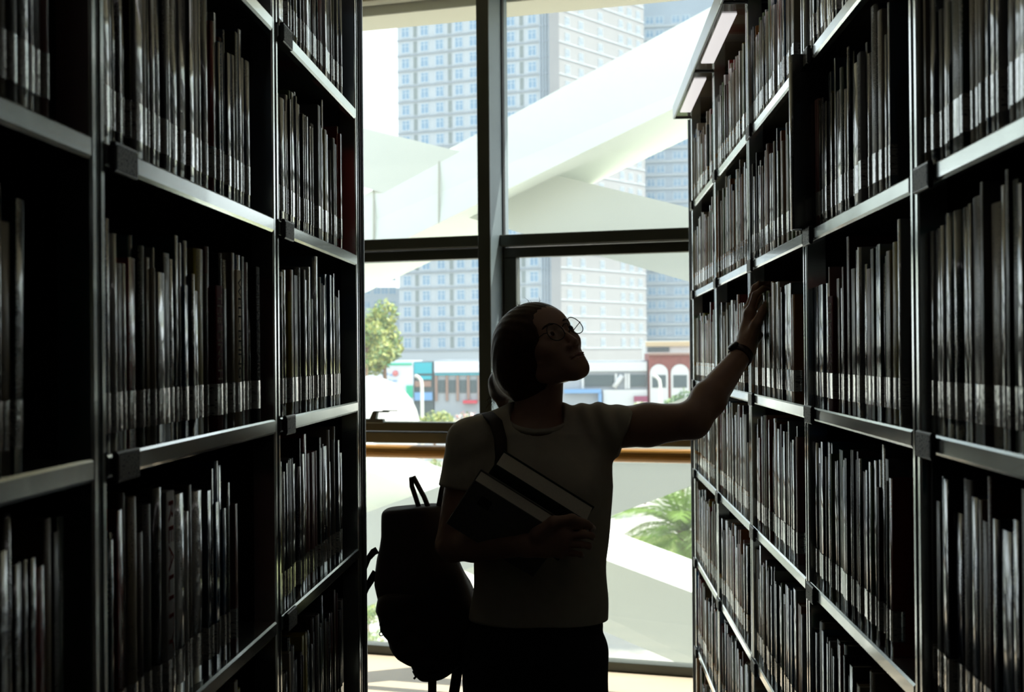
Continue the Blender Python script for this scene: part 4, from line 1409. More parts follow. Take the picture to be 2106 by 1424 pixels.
# books held against her front
aa = IV(0.847, 0, -0.53).normalized(); qq = IV(0.53, 0, 0.847).normalized(); aw = IV(0, 1, 0)
ee = (qq * 0.8 - aw * 0.6).normalized(); tt = aa.cross(ee).normalized()
if tt.dot(aw) < 0: tt = -tt


def held(name, label, c, L, Wd, Tk, cov):
    """c is the middle of the visible page edge; L along, Wd down into the arm, Tk thickness"""
    root = empty(name, c)
    tag(root, label, 'book', 'books held in the woman\'s arm')
    for sg, nme in ((-1, 'front_cover'), (1, 'back_cover')):
        mb = MB(); mb.cbox(-L / 2, L / 2, -Wd, 0.003, -0.0013, 0.0013, 0.0008, 0, lambda x, y, z: c + aa * x + ee * y + tt * (z + sg * Tk / 2))
        fixn(mb.build(nme, cov, root))
    mb = MB(); mb.cbox(-L / 2 + 0.003, L / 2 - 0.003, -Wd, -0.001, -Tk / 2 + 0.0013, Tk / 2 - 0.0013, 0.001, 0, lambda x, y, z: c + aa * x + ee * y + tt * z)
    fixn(mb.build('pages', M['page'], root))
    mb = MB(); mb.cbox(-L / 2, L / 2, -Wd - 0.0026, -Wd, -Tk / 2 - 0.0013, Tk / 2 + 0.0013, 0.001, 0, lambda x, y, z: c + aa * x + ee * y + tt * z)
    fixn(mb.build('spine', cov, root))
    return root


M['cov_green'] = mat('dark_green_cloth', (0.03, 0.05, 0.035), 0.6, noise=0.1, nscale=80)
M['cov_grey'] = mat('grey_board', (0.20, 0.19, 0.16), 0.6, noise=0.08, nscale=60)
held('hardcover_book', 'thick hardcover with dark green covers, uppermost in the woman\'s arm', P(1121, 1001, 3.235), 0.245, 0.150, 0.055, M['cov_green'])
hb = held('hardcover_book', 'grey hardcover in front in the woman\'s arm, square sticker on cover', P(1073, 1035, 3.195), 0.235, 0.155, 0.042, M['cov_grey'])
c = world_loc(hb)
mb = MB(); mb.box(-0.085, -0.055, -0.055, -0.025, 0.0, 0.0004, 0, lambda x, y, z: c + aa * x + ee * y - tt * (0.042 / 2 + 0.0014 + z))
fixn(mb.build('sticker', M['holder'], hb))

# backpack on her right shoulder
bag = empty('backpack', P(875, 1398, 3.52))
tag(bag, 'dark canvas backpack hanging from the woman\'s right shoulder', 'backpack')
ZB = 3.52


def bag_sdf(p):
    q = p - V3(CAM)
    z = q @ fa
    x = (q @ ra) / ZB * F_PX + W_IMG / 2
    y = -(q @ ua) / ZB * F_PX + H_IMG / 2
    ky = [1030, 1045, 1100, 1150, 1200, 1250, 1285, 1330, 1360, 1395, 1410]
    lx = [800, 787, 784, 776, 774, 782, 786, 806, 840, 862, 880]
    rx = [905, 915, 930, 942, 968, 985, 985, 975, 955, 915, 900]
    hd = [0.05, 0.062, 0.07, 0.078, 0.085, 0.088, 0.088, 0.082, 0.07, 0.05, 0.03]
    l = np.interp(y, ky, lx); r = np.interp(y, ky, rx); D = np.interp(y, ky, hd)
    u = np.abs(x - (l + r) / 2) / ((r - l) / 2); w_ = np.abs(z - ZB) / D
    n = 3.6
    k0 = (u ** n + w_ ** n) ** (1 / n)
    sc = np.minimum((r - l) / 2 / F_PX * ZB, D)
    d = (k0 - 1) * sc
    top = (1040 + (870 - x) * 0.09 - y) / F_PX * ZB
    d = smax(d, top, 0.015)
    d = smax(d, (y - 1398) / F_PX * ZB, 0.02)
    wr = np.exp(-((y - 1330) / 70) ** 2) * np.sin((x * 0.8 + y * 0.5) / 11 + z * 30) * 0.0035 + np.exp(-((y - 1180) / 120) ** 2) * np.sin((y + x * 0.3) / 23 + z * 25) * 0.002
    return d * 0.85 + wr


v_, q_ = surface(bag_sdf, V3(P(750, 1424, 3.52)) - (0.05, 0.13, 0.03), V3(P(1000, 1010, 3.52)) + (0.05, 0.13, 0.02), 0.0042)
np_mesh('main_body', v_, q_, M['bag'], bag)


def pocket_sdf(p):
    q = p - V3(CAM)
    z = q @ fa
    x = (q @ ra) / ZB * F_PX + W_IMG / 2
    y = -(q @ ua) / ZB * F_PX + H_IMG / 2
    ky = [1205, 1222, 1250, 1300, 1345, 1362]
    lx = [790, 781, 775, 792, 818, 835]
    l = np.interp(y, ky, lx)
    c = l + 45
    u = np.abs(x - c) / 45; w_ = np.abs(z - (ZB - 0.02)) / 0.078
    k0 = (u ** 3 + w_ ** 3) ** (1 / 3)
    d = (k0 - 1) * 0.054
    d = smax(d, (1207 - y) / F_PX * ZB, 0.02)
    d = smax(d, (y - 1360) / F_PX * ZB, 0.02)
    return d * 0.85 + 0.0025 * np.sin((y + x * 0.5) / 9 + z * 40) * np.exp(-((y - 1310) / 60) ** 2)


v_, q_ = surface(pocket_sdf, V3(P(755, 1380, 3.5)) - (0.04, 0.13, 0.03), V3(P(905, 1190, 3.5)) + (0.04, 0.13, 0.02), 0.0042)
np_mesh('front_pocket', v_, q_, M['bag'], bag)
mb = MB()   # top handle loop
mb.tube([P(884, 1052, 3.50), P(872, 1022, 3.50), P(858, 996, 3.50), P(851, 982, 3.502), P(846, 984, 3.505), P(847, 1000, 3.507), P(855, 1024, 3.51), P(864, 1052, 3.51)], 0.0125, 8, flat=(0.5, IV(0, 1, 0)))
mb.build('top_handle', M['leather'], bag)
mb = MB()   # shoulder strap over the shoulder, down the front and back to the bag
mb.tube([P(908, 1045, 3.50), P(914, 1010, 3.50), P(930, 950, 3.49), P(955, 893, 3.47), P(982, 855, 3.44), P(1003, 852, 3.395), P(1020, 868, 3.335), P(1029, 903, 3.292), P(1031, 942, 3.272), P(1022, 1000, 3.27), P(1004, 1080, 3.29)], 0.0150, 8, flat=(0.28, IV(0.8, 0.35, 0.3)))
mb.build('shoulder_strap', M['bag'], bag)
mb = MB(); mb.tube([P(905, 1030, 3.495), P(909, 1018, 3.495)], 0.007, 8); mb.build('strap_buckle', M['zip'], bag)
for pts in ([(776, 1132), (768, 1136), (757, 1150), (744, 1180)], [(774, 1178), (764, 1192), (753, 1212), (742, 1238)]):
    mb = MB(); mb.tube([P(a, b, 3.49) for a, b in pts], [0.011, 0.009, 0.007, 0.008], 8, flat=(0.3, IV(1, 0.1, 0.3)))
    mb.build('side_strap', M['bag'], bag)
mb = MB(); mb.tube([P(889, 1385, 3.50), P(889, 1430, 3.50), P(887, 1500, 3.50)], 0.0105, 8, flat=(0.2, IV(1, 0, 0))); mb.build('webbing_end', M['bag'], bag)
mb = MB(); mb.tube([P(948, 1360, 3.52), P(940, 1385, 3.52), P(934, 1424, 3.52), P(930, 1480, 3.52)], [0.012, 0.013, 0.013, 0.012], 8, flat=(0.2, IV(1, 0, 0))); mb.build('webbing_end', M['bag'], bag)
mb = MB(); mb.tube([P(852, 1380, 3.50), P(856, 1392, 3.50), P(851, 1397, 3.50)], [0.006, 0.004, 0.003], 6); mb.build('corner_tab', M['bag'], bag)
mb = MB()   # zip puller
mb.tube([P(784, 1281, 3.445), P(783, 1288, 3.443)], 0.004, 8)
mb.tube([P(783, 1288, 3.443), P(783.5, 1300, 3.443)], 0.0052, 8, flat=(0.4, IV(0, 1, 0)))
rr_ = [P(784, 1304.5, 3.443) + IV(0.0045 * math.cos(t), 0, 0.0045 * math.sin(t)) for t in [2 * math.pi * k / 16 for k in range(17)]]
mb.tube(rr_, 0.0013, 6, caps=False)
mb.build('zip_puller', M['zip'], bag)
#PERSON_END
#OUT_BEGIN
# ------------------------------------------------------------------ outside
GZ = -7.5            # the street lies a storey and a half below the reading room
M['white_clad'] = mat('white_cladding', (0.74, 0.765, 0.68), 0.85, spec=0.2, noise=0.02, nscale=1.5)
M['seam'] = mat('cladding_joint', (0.45, 0.44, 0.36), 0.7)
M['pave'] = mat('pale_paving', (0.40, 0.375, 0.32), 0.9, noise=0.12, nscale=0.4)
M['grass'] = mat('lawn', (0.30, 0.30, 0.10), 0.95, noise=0.25, nscale=0.8)
M['asphalt'] = mat('asphalt', (0.20, 0.21, 0.22), 0.9, noise=0.1, nscale=0.5)
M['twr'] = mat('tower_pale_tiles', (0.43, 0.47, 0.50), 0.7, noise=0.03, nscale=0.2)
M['twr2'] = mat('tower_tiles_sunlit', (0.33, 0.33, 0.335), 0.7, noise=0.03, nscale=0.2)  # same tower's sunlit face, its tone altered for the sun
M['twr3'] = mat('block_blue_grey', (0.32, 0.38, 0.44), 0.7, noise=0.04, nscale=0.2)
M['wframe'] = mat('far_window_frame', (0.58, 0.64, 0.68), 0.5)
M['wglass'] = mat('far_window_glass', (0.20, 0.31, 0.42), 0.15, spec=0.6)
M['pale_glass'] = mat('far_window_glass_sunlit', (0.26, 0.31, 0.36), 0.3)  # far window glass again, sunlight put into a paler tone
M['louvre'] = mat('grey_louvre', (0.24, 0.28, 0.28), 0.6)
M['leaf'] = mat('tree_leaf', (0.15, 0.24, 0.07), 0.55, noise=0.35, nscale=1.2)
M['leaf_y'] = mat('yellow_green_leaf', (0.34, 0.36, 0.08), 0.55, noise=0.35, nscale=1.5)
M['leaf_d'] = mat('deep_green_leaf', (0.05, 0.13, 0.05), 0.55, noise=0.35, nscale=1.5)
M['palm'] = mat('palm_frond', (0.16, 0.27, 0.025), 0.45, noise=0.3, nscale=1.5)
M['bark'] = mat('bark', (0.18, 0.11, 0.07), 0.9, noise=0.3, nscale=6, bump=0.5, bscale=10)
M['petal'] = mat('pink_petals', (0.60, 0.20, 0.20), 0.6)
M['petal_w'] = mat('white_petals', (0.75, 0.72, 0.66), 0.6)
M['lamp_white'] = mat('lamp_post_white', (0.72, 0.72, 0.66), 0.4)
M['brick'] = mat('red_brick', (0.26, 0.085, 0.075), 0.85, noise=0.2, nscale=3)
M['stucco'] = mat('pale_stucco', (0.62, 0.63, 0.62), 0.8)
M['sand'] = mat('beige_band', (0.62, 0.50, 0.30), 0.8)
M['sgn_teal'] = mat('teal_sign', (0.03, 0.38, 0.46), 0.5)
M['sgn_white'] = mat('white_sign', (0.66, 0.71, 0.78), 0.5)
M['sgn_green'] = mat('green_sign', (0.02, 0.42, 0.25), 0.5)
M['sgn_blue'] = mat('blue_sign', (0.16, 0.33, 0.58), 0.5)
M['sgn_maroon'] = mat('maroon_sign', (0.26, 0.04, 0.10), 0.5)
M['sgn_red'] = mat('red_awning', (0.55, 0.05, 0.08), 0.6)
M['shop_dark'] = mat('shop_glass', (0.06, 0.09, 0.10), 0.2)
M['shop_col'] = mat('brown_shop_column', (0.30, 0.19, 0.15), 0.7)
M['shop_wall'] = mat('shop_wall', (0.36, 0.39, 0.42), 0.8)
M['sill_grey'] = mat('floor_ledge', (0.30, 0.34, 0.38), 0.7)

# ground
gnd = MB()
gnd.add([(-900, 6.8, GZ), (900, 6.8, GZ), (900, 1200, GZ), (-900, 1200, GZ), (-900, 6.8, GZ - 1), (900, 6.8, GZ - 1), (900, 1200, GZ - 1), (-900, 1200, GZ - 1)],
        [(0, 1, 2, 3), (7, 6, 5, 4), (0, 4, 5, 1), (1, 5, 6, 2), (2, 6, 7, 3), (3, 7, 4, 0)])
tag(gnd.build('ground', M['pave']), kind='structure')
rd = MB().box(-300, 300, 120, 165, GZ, GZ + 0.03)
tag(rd.build('road', M['asphalt']), kind='structure')
lw = MB().box(1.5, 30, 46.5, 70, GZ, GZ + 0.05)
tag(lw.build('lawn', M['grass']), kind='structure')
# the reading room stands on the storeys below
bs = MB()
pb = room_poly(0.1)
bs.add([(x, y, -0.31) for x, y in pb] + [(x, y, GZ) for x, y in pb], [(0, 1, 2, 3), (7, 6, 5, 4), (0, 4, 5, 1), (1, 5, 6, 2), (2, 6, 7, 3), (3, 7, 4, 0)])
tag(bs.build('wall_below', mat('dark_facade_panels', (0.16, 0.17, 0.17), 0.5, noise=0.08, nscale=1.0)), kind='structure')


# ---- white diagonal braces in front of the facade
def brace(name, label, topl, botl, v0, depth, tilt=0.0, x0=300, x1=1900, seams=()):
    """topl, botl: two photo points each, on the upper and lower front edge"""
    def at(l, px):
        (ax, ay), (bx, by) = l
        return ay + (by - ay) * (px - ax) / (bx - ax)
    cs = []
    for px in (x0, x1):
        ut, zt = UVZ(px, at(topl, px), v0 + tilt); ub, zb = UVZ(px, at(botl, px), v0)
        cs.append((ut, zt, ub, zb))
    root = empty(name, WP((cs[0][2] + cs[1][2]) / 2, v0, (cs[0][3] + cs[1][3]) / 2))
    tag(root, label, 'brace', 'white diagonal braces outside the window')
    vs = []
    for ut, zt, ub, zb in cs:
        vs += [WP(ut, v0 + tilt, zt), WP(ub, v0, zb), WP(ub, v0 + depth, zb), WP(ut, v0 + depth, zt)]
    mb = MB(); mb.add(vs, [(0, 1, 2, 3), (7, 6, 5, 4), (0, 4, 5, 1), (1, 5, 6, 2), (2, 6, 7, 3), (3, 7, 4, 0)])
    fixn(mb.build('cladding', M['white_clad'], root))
    for f in seams:
        a = [Vector(vs[i]).lerp(Vector(vs[i + 4]), f) for i in range(4)]
        mb = MB()
        dx = (Vector(vs[4]) - Vector(vs[0])).normalized() * 0.006
        off = -NO * 0.002
        mb.add([a[0] - dx + off, a[0] + dx + off, a[1] + dx + off, a[1] - dx + off, a[0] - dx + NO * 0.01, a[0] + dx + NO * 0.01, a[1] + dx + NO * 0.01, a[1] - dx + NO * 0.01],
               [(0, 1, 2, 3), (7, 6, 5, 4), (0, 4, 5, 1), (1, 5, 6, 2), (2, 6, 7, 3), (3, 7, 4, 0)])
        fixn(mb.build('joint', M['seam'], root))
    return root


brace('diagonal_brace', 'white brace rising to the right across the upper panes', ((939, 298), (1326, 88)), ((1131, 347), (1387, 222)), 2.35, 0.95, 0.28, 250, 1800, (0.38, 0.47))
brace('diagonal_brace', 'white brace falling to the right across the upper panes', ((747, 263), (1419, 428)), ((1242, 529), (1421, 581)), 2.6, 0.7, 0.0, 150, 1900, (0.36,))
brace('diagonal_brace', 'white brace falling to the right behind the lower panes', ((749, 966), (1426, 1220)), ((749, 1085), (1336, 1340)), 3.4, 0.8, -0.22, 150, 1900, (0.55,))
brace('diagonal_brace', 'white brace rising to the right behind the handrail', ((1360, 836), (1421, 814)), ((1255, 1062), (1425, 999)), 2.5, 0.6, 0.0, 250, 1900, (0.5,))


# ---- towers
def win_mesh(w, h, n, name, glass='wglass', frame='wframe'):
    mb = MB()
    f = 0.10
    mb.box(-w / 2, w / 2, -0.02, 0.1, 0, h, 1)
    mb.box(-w / 2, w / 2, -0.12, 0.0, -0.12, 0.0, 0); mb.box(-w / 2, w / 2, -0.08, 0.0, h - f, h, 0)
    mb.box(-w / 2, -w / 2 + f, -0.08, 0, 0, h, 0); mb.box(w / 2 - f, w / 2, -0.08, 0, 0, h, 0)
    for k in range(1, n):
        x = -w / 2 + w * k / n
        mb.box(x - 0.05, x + 0.05, -0.08, 0, 0, h, 0)
    mb.box(-w / 2, w / 2, -0.06, 0, h * 0.64, h * 0.64 + 0.07, 0)
    return mb.mesh(name, [M[frame], M[glass]])


def face_dir(phi):
    """unit vector along a facade that recedes by phi (degrees) to the right (positive) or left"""
    a = math.radians(phi)
    d = IV(math.cos(a), math.sin(a), 0); d.z = 0
    return d.normalized()


def on_face(px, P0, d):
    """distance along a facade from P0 where photo column px crosses it"""
    q = P(px, 700, 1.0) - CAM; q.z = 0
    # CAM + q*k = P0 + d*t
    c = P0 - CAM
    den = q.x * d.y - q.y * d.x
    return -(c.x * q.y - c.y * q.x) / -den if abs(den) > 1e-9 else 0


def t_on(px, P0, d):
    q = P(px, 700, 1.0) - CAM
    ax, ay = q.x, q.y
    cx, cy_ = P0.x - CAM.x, P0.y - CAM.y
    den = ax * d.y - ay * d.x
    # k*a - t*d = c
    return (ay * cx - ax * cy_) / den


def facade(root, P0, d, cols, floors, fh, z0, wm, name='window', rows=None):
    """one window object for each column and floor"""
    rot = math.atan2(d.y, d.x)
    o0 = world_loc(root)
    for fi in range(floors):
        for t in cols:
            p = P0 + d * t
            link_mesh(name, wm, root, (p.x - o0.x, p.y - o0.y, z0 + fi * fh - o0.z), rot)


def ledges(root, P0, d, t0, t1, floors, fh, z0, ma, name='floor_ledge', th=0.45, out=0.25):
    n = Vector((d.y, -d.x, 0))
    if n.dot(CAM - P0) < 0: n = -n
    for fi in range(floors):
        mb = MB()
        z = z0 + fi * fh
        c = P0 + d * ((t0 + t1) / 2) + n * (out / 2); c.z = z
        mb.obox(c, d, n, Vector((0, 0, 1)), (t1 - t0) / 2, out / 2, th / 2)
        fixn(mb.build(name, ma, root))


def block(root, P0, dl, tl, dr, tr, z0, z1, mats, name='wall'):
    """wedge-shaped tower: corner at P0, left face along -dl, right face along dr"""
    A = P0 - dl * tl; B = P0.copy(); C = P0 + dr * tr; D = A + (C - B)
    mb = MB()
    vs = [(q.x, q.y, z) for z in (z0, z1) for q in (A, B, C, D)]
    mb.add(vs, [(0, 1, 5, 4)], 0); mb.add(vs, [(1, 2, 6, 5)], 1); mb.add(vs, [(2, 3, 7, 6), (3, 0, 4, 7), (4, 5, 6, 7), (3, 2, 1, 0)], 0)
    return mb.build(name, mats, root)


# main tower: shaded face to the left of its corner, sunlit face to the right
Z1 = 262.0
P0 = P(1145, 740, Z1); P0.z = GZ
dl = face_dir(-24); dr = face_dir(54)
tw = empty('tower_block', P0); tag(tw, 'tall pale apartment tower with rows of windows, behind the centre post', 'building')
FH = 3.0
tL = -t_on(822, P0, dl); tR = t_on(1330, P0, dr)
ztop = 95.0
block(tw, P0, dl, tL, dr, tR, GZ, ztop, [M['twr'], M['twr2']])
wmA = win_mesh(1.75, 1.9, 2, 'tower_window'); wmB = win_mesh(1.2, 1.7, 2, 'tower_window_narrow'); wmC = win_mesh(0.7, 2.0, 1, 'tower_louvre', 'louvre', 'louvre')
zb = P(1145, 712, Z1).z
NF = 25
cA = [-tL + 1.1 + 0.0]
colsA = [t_on(px, P0, dl) for px in (839, 878, 909, 949, 979, 1056, 1100)]
colsL = [t_on(px, P0, dl) for px in (859, 930, 1015, 1078)]
facade(tw, P0 - NO * 0.02, dl, colsA, NF, FH, zb, wmA)
facade(tw, P0 - NO * 0.02, dl, colsL, NF, FH, zb, wmC, 'louvre')
ledges(tw, P0, dl, -tL, 0.0, NF, FH, zb - 0.55, M['sill_grey'], th=0.22)
for k in range(5):
    mb = MB(); t = t_on(1117 + k * 6, P0, dl); p = P0 + dl * t
    n = Vector((dl.y, -dl.x, 0)); n = n if n.dot(CAM - P0) > 0 else -n
    mb.obox(Vector((p.x, p.y, ztop / 2)) + n * 0.15, dl, n, Vector((0, 0, 1)), 0.12, 0.15, ztop / 2 - GZ * 0.5)
    mb.build('fin', M['twr3'], tw)
colsR = [t_on(px, P0, dr) for px in (1172, 1200, 1240, 1282, 1300, 1318)]
facade(tw, P0, dr, colsR, NF, FH, zb, win_mesh(1.5, 1.5, 2, 'tower_window_sunlit', 'pale_glass', 'wframe'))
ledges(tw, P0, dr, 0.0, tR, NF, FH, zb - 0.4, M['wframe'], th=0.16, out=0.12)
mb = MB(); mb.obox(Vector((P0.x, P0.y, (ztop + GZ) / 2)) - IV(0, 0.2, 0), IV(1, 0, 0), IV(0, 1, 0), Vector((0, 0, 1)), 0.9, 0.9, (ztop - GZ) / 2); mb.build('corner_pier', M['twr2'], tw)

# darker block to the right
Z2 = 300.0
Q0 = P(1326, 740, Z2); Q0.z = GZ
d2 = face_dir(-10)
b2 = empty('apartment_block', Q0); tag(b2, 'blue-grey apartment block at the right edge of the window view', 'building')
t2 = t_on(1500, Q0, d2)
mb = MB(); n2 = Vector((-d2.y, d2.x, 0))
mb.add([Q0, Q0 + d2 * t2, Q0 + d2 * t2 + n2 * 20, Q0 + n2 * 20] + [q + Vector((0, 0, 85)) for q in (Q0, Q0 + d2 * t2, Q0 + d2 * t2 + n2 * 20, Q0 + n2 * 20)],
       [(3, 2, 1, 0), (4, 5, 6, 7), (0, 1, 5, 4), (1, 2, 6, 5), (2, 3, 7, 6), (3, 0, 4, 7)])
mb.build('wall', M['twr3'], b2)
zb2 = P(1400, 690, Z2).z
FH2 = 2.86
facade(b2, Q0, d2, [t_on(px, Q0, d2) for px in (1342, 1362, 1396, 1416)], 24, FH2, zb2, win_mesh(1.75, 1.55, 2, 'block_window', 'wglass', 'wframe'))
ledges(b2, Q0, d2, 0, t2, 24, FH2, zb2 - 0.5, M['twr'], th=0.4, out=0.4)

# low hazy block behind the trees at the left
Z3 = 330.0
R0 = P(690, 740, Z3); R0.z = GZ
d3 = face_dir(8)
b3 = empty('apartment_block', R0); tag(b3, 'hazy blue apartment block behind the trees at far left', 'building')
t3 = t_on(823, R0, d3)
n3 = Vector((-d3.y, d3.x, 0))
hz3 = P(750, 592, Z3).z - GZ
mb = MB()
mb.add([R0, R0 + d3 * t3, R0 + d3 * t3 + n3 * 15, R0 + n3 * 15] + [q + Vector((0, 0, hz3)) for q in (R0, R0 + d3 * t3, R0 + d3 * t3 + n3 * 15, R0 + n3 * 15)],
       [(3, 2, 1, 0), (4, 5, 6, 7), (0, 1, 5, 4), (1, 2, 6, 5), (2, 3, 7, 6), (3, 0, 4, 7)])
mb.build('wall', M['twr3'], b3)
facade(b3, R0, d3, [t_on(px, R0, d3) for px in (755, 776, 792, 808)], 6, 3.2, P(750, 690, Z3).z, win_mesh(1.7, 1.6, 2, 'hazy_window', 'wglass', 'twr'))

# ---- shops along the street
ZS = 200.0


def shop(name, label, x0, x1, y0, y1, zs=ZS, ma='shop_wall', deep=12.0, cat='shop'):
    a, b = P(x0, y1, zs), P(x1, y0, zs)
    a.x, b.x = P(x0, 790, zs).x + 0.02, P(x1, 790, zs).x - 0.02
    root = empty(name, (P((x0 + x1) / 2, y1, zs).x, a.y, GZ))
    tag(root, label, cat)
    mb = MB(); mb.box(a.x, b.x, a.y, a.y + deep, GZ, b.z)
    mb.build('wall', M[ma], root)
    return root, a.y


def panel(root, yy, x0, x1, y0, y1, ma, name, zs=ZS, out=0.3, deep=0.3):
    a, b = P(x0, y1, zs), P(x1, y0, zs)
    a.x, b.x = P(x0, 790, zs).x, P(x1, 790, zs).x
    mb = MB(); mb.cbox(a.x, b.x, yy - out, yy - out + deep, a.z, b.z, 0.03)
    return mb.build(name, M[ma], root)


r, yy = shop('shop_front', 'white shop front with a green stripe, left end of the street', 759, 851, 742, 840, ma='sgn_white')
panel(r, yy, 768, 848, 747, 752, 'sgn_green', 'stripe')
g_ = panel(r, yy, 836, 850, 793, 818, 'sgn_green', 'corner_board')
mb = MB(); c_ = P(814, 768, ZS); mb.lathe([(0, -0.15), (0.42, -0.15), (0.42, 0.15), (0, 0.15)], (0, 0, 0), 16)
mb.v = [(c_.x + v[0], yy - 0.3 - v[2], c_.z + v[1]) for v in mb.v]
mb.build('round_emblem', M['petal'], r)
for k, (xa, xb, yb) in enumerate(((787, 800, 771), (802, 810, 773), (797, 805, 784), (808, 818, 785))):
    panel(r, yy, xa, xb, yb - 3, yb, 'sgn_blue', 'sign_strip', out=0.35, deep=0.1)
r, yy = shop('shop_front', 'narrow shop with a teal fascia board between two white shops', 851, 892, 744, 840, ma='shop_dark')
panel(r, yy, 852, 889, 746, 769, 'sgn_teal', 'fascia_board')
panel(r, yy, 864, 888, 773, 781, 'sgn_teal', 'lower_board')
panel(r, yy, 853, 887, 784, 796, 'shop_col', 'awning')
panel(r, yy, 853, 890, 807, 824, 'sgn_blue', 'street_sign', out=0.6)
r, yy = shop('shop_front', 'wide shop with a white fascia, teal trim and brown columns', 893, 1012, 740, 840, ma='shop_wall')
panel(r, yy, 894, 1010, 743, 767, 'sgn_white', 'fascia_board', out=0.6)
panel(r, yy, 895, 1010, 768, 772, 'sgn_teal', 'trim', out=0.5)
for k in range(5):
    panel(r, yy, 895 + k * 22, 900 + k * 22, 772, 825, 'shop_col', 'column', out=0.35)
for xa, xb in ((902, 916), (924, 937), (946, 959), (968, 980)):
    panel(r, yy, xa, xb, 782, 808, 'shop_dark', 'shop_window', out=0.2, deep=0.2)
panel(r, yy, 953, 982, 823, 830, 'sgn_red', 'red_awning', out=1.0, deep=0.9)
r, yy = shop('shop_front', 'long glazed shop front with a grey sign band, beside the brick building', 1012, 1331, 742, 842, ma='shop_wall')
panel(r, yy, 1014, 1330, 745, 766, 'stucco', 'fascia_board', out=0.6)
for xa, xb in ((1015, 1060), (1062, 1110), (1112, 1155), (1199, 1262), (1294, 1328)):
    panel(r, yy, xa, xb, 771, 795, 'shop_dark', 'shop_window', out=0.25, deep=0.2)
for xa in (1196, 1264, 1284, 1290):
    panel(r, yy, xa, xa + 5, 768, 800, 'stucco', 'column', out=0.4)
mb = MB(); a, b = P(1262, 797, ZS), P(1279, 772, ZS)
mb.tube([(a.x, yy - 0.6, a.z), (b.x, yy - 0.6, b.z)], 0.35, 8); mb.build('leaning_strut', M['stucco'], r)
panel(r, yy, 1160, 1236, 800, 809, 'sgn_blue', 'portal_beam', out=1.2, deep=1.0)
panel(r, yy, 1230, 1237, 809, 842, 'sgn_blue', 'portal_leg', out=1.2, deep=1.0)
panel(r, yy, 1240, 1330, 801, 842, 'stucco', 'parapet', out=0.7)
panel(r, yy, 1302, 1330, 814, 826, 'sgn_maroon', 'street_sign', out=1.4)
r, yy = shop('brick_building', 'red brick building with white arched windows near the street lamp', 1334, 1520, 726, 842, zs=198.0, ma='brick', cat='building')
panel(r, yy, 1334, 1500, 725, 731, 'shop_col', 'cornice', zs=198.0, out=0.8, deep=0.8)
for xc in (1355, 1398, 1441):
    c_ = P(xc, 768, 198.0)
    pts = [(-1.25, -4.6), (1.25, -4.6)] + [(1.25 * math.cos(t), 1.25 * math.sin(t)) for t in np.linspace(0, math.pi, 13)]
    mb = MB(); mb.prism(pts, yy - 0.35, yy - 0.05, lambda p, q, a: Vector((c_.x + p, a, c_.z + q)))
    wv_ = fixn(mb.build('arched_window', M['stucco'], r))
    mb = MB(); mb.box(c_.x - 0.95, c_.x + 0.95, yy - 0.42, yy - 0.36, c_.z - 2.0, c_.z - 0.25)
    mb.build('pane', M['shop_dark'], wv_)
r, yy = shop('flat_roofed_building', 'low building with a sand-coloured band above the brick building', 1328, 1520, 700, 760, zs=215.0, ma='stucco', cat='building')
panel(r, yy, 1328, 1520, 702, 713, 'sand', 'band', zs=215.0, out=0.6)
panel(r, yy, 1332, 1377, 714, 724, 'shop_dark', 'strip_window', zs=215.0, out=0.2)


# ---- street lamps
def street_lamp(px, label, zc=95.0):
    b = P(px, 800, zc); top = P(px, 786, zc)
    root = empty('street_lamp', (b.x, b.y, GZ)); tag(root, label, 'street lamp', 'white street lamps')
    mb = MB(); mb.tube([(b.x, b.y, GZ), (b.x, b.y, top.z - 0.2), (b.x - 0.05, b.y, top.z + 0.12), (b.x - 0.22, b.y, top.z + 0.32), (b.x - 0.36, b.y, top.z + 0.42)], [0.13, 0.11, 0.11, 0.10, 0.09], 10)
    mb.build('pole', M['lamp_white'], root)
    mb = MB(); mb.tube([(b.x - 0.34, b.y, top.z + 0.40), (b.x - 0.50, b.y, top.z + 0.43)], [0.13, 0.09], 10)
    mb.build('lamp_head', M['stucco'], root)
    mb = MB(); mb.lathe([(0.0, 0.12), (0.22, 0.12), (0.26, 0.0), (0, 0)], (b.x, b.y, GZ), 12); mb.build('base', M['lamp_white'], root)


street_lamp(868, 'white street lamp in front of the teal shop sign')
street_lamp(1358, 'white street lamp in front of the brick building')

# white domed pavilion at the lower left of the window
dc = P(752, 880, 60.0)
root = empty('domed_pavilion', (dc.x, dc.y, GZ)); tag(root, 'white curved pavilion roof below the trees, lower left pane', 'pavilion')
rd_ = 2.25; hd_ = P(752, 775, 60.0).z - dc.z
mb = MB(); mb.lathe([(rd_ * math.cos(t), hd_ * math.sin(t)) for t in np.linspace(0, math.pi / 2, 14)] , dc, 32); mb.build('dome', M['petal_w'], root)
mb = MB(); mb.lathe([(rd_ * 0.96, GZ - dc.z), (rd_ * 0.96, 0)], dc, 32); mb.build('drum', M['stucco'], root)
for k in range(8):
    a = 2 * math.pi * k / 8 + 0.2
    mb = MB(); mb.tube([dc + Vector((math.cos(a) * (rd_ + 0.01) * math.cos(t), math.sin(a) * (rd_ + 0.01) * math.cos(t), (hd_ + 0.01) * math.sin(t))) for t in np.linspace(0, math.pi / 2 - 0.05, 10)], 0.03, 5)
    mb.build('rib', M['stucco'], root)


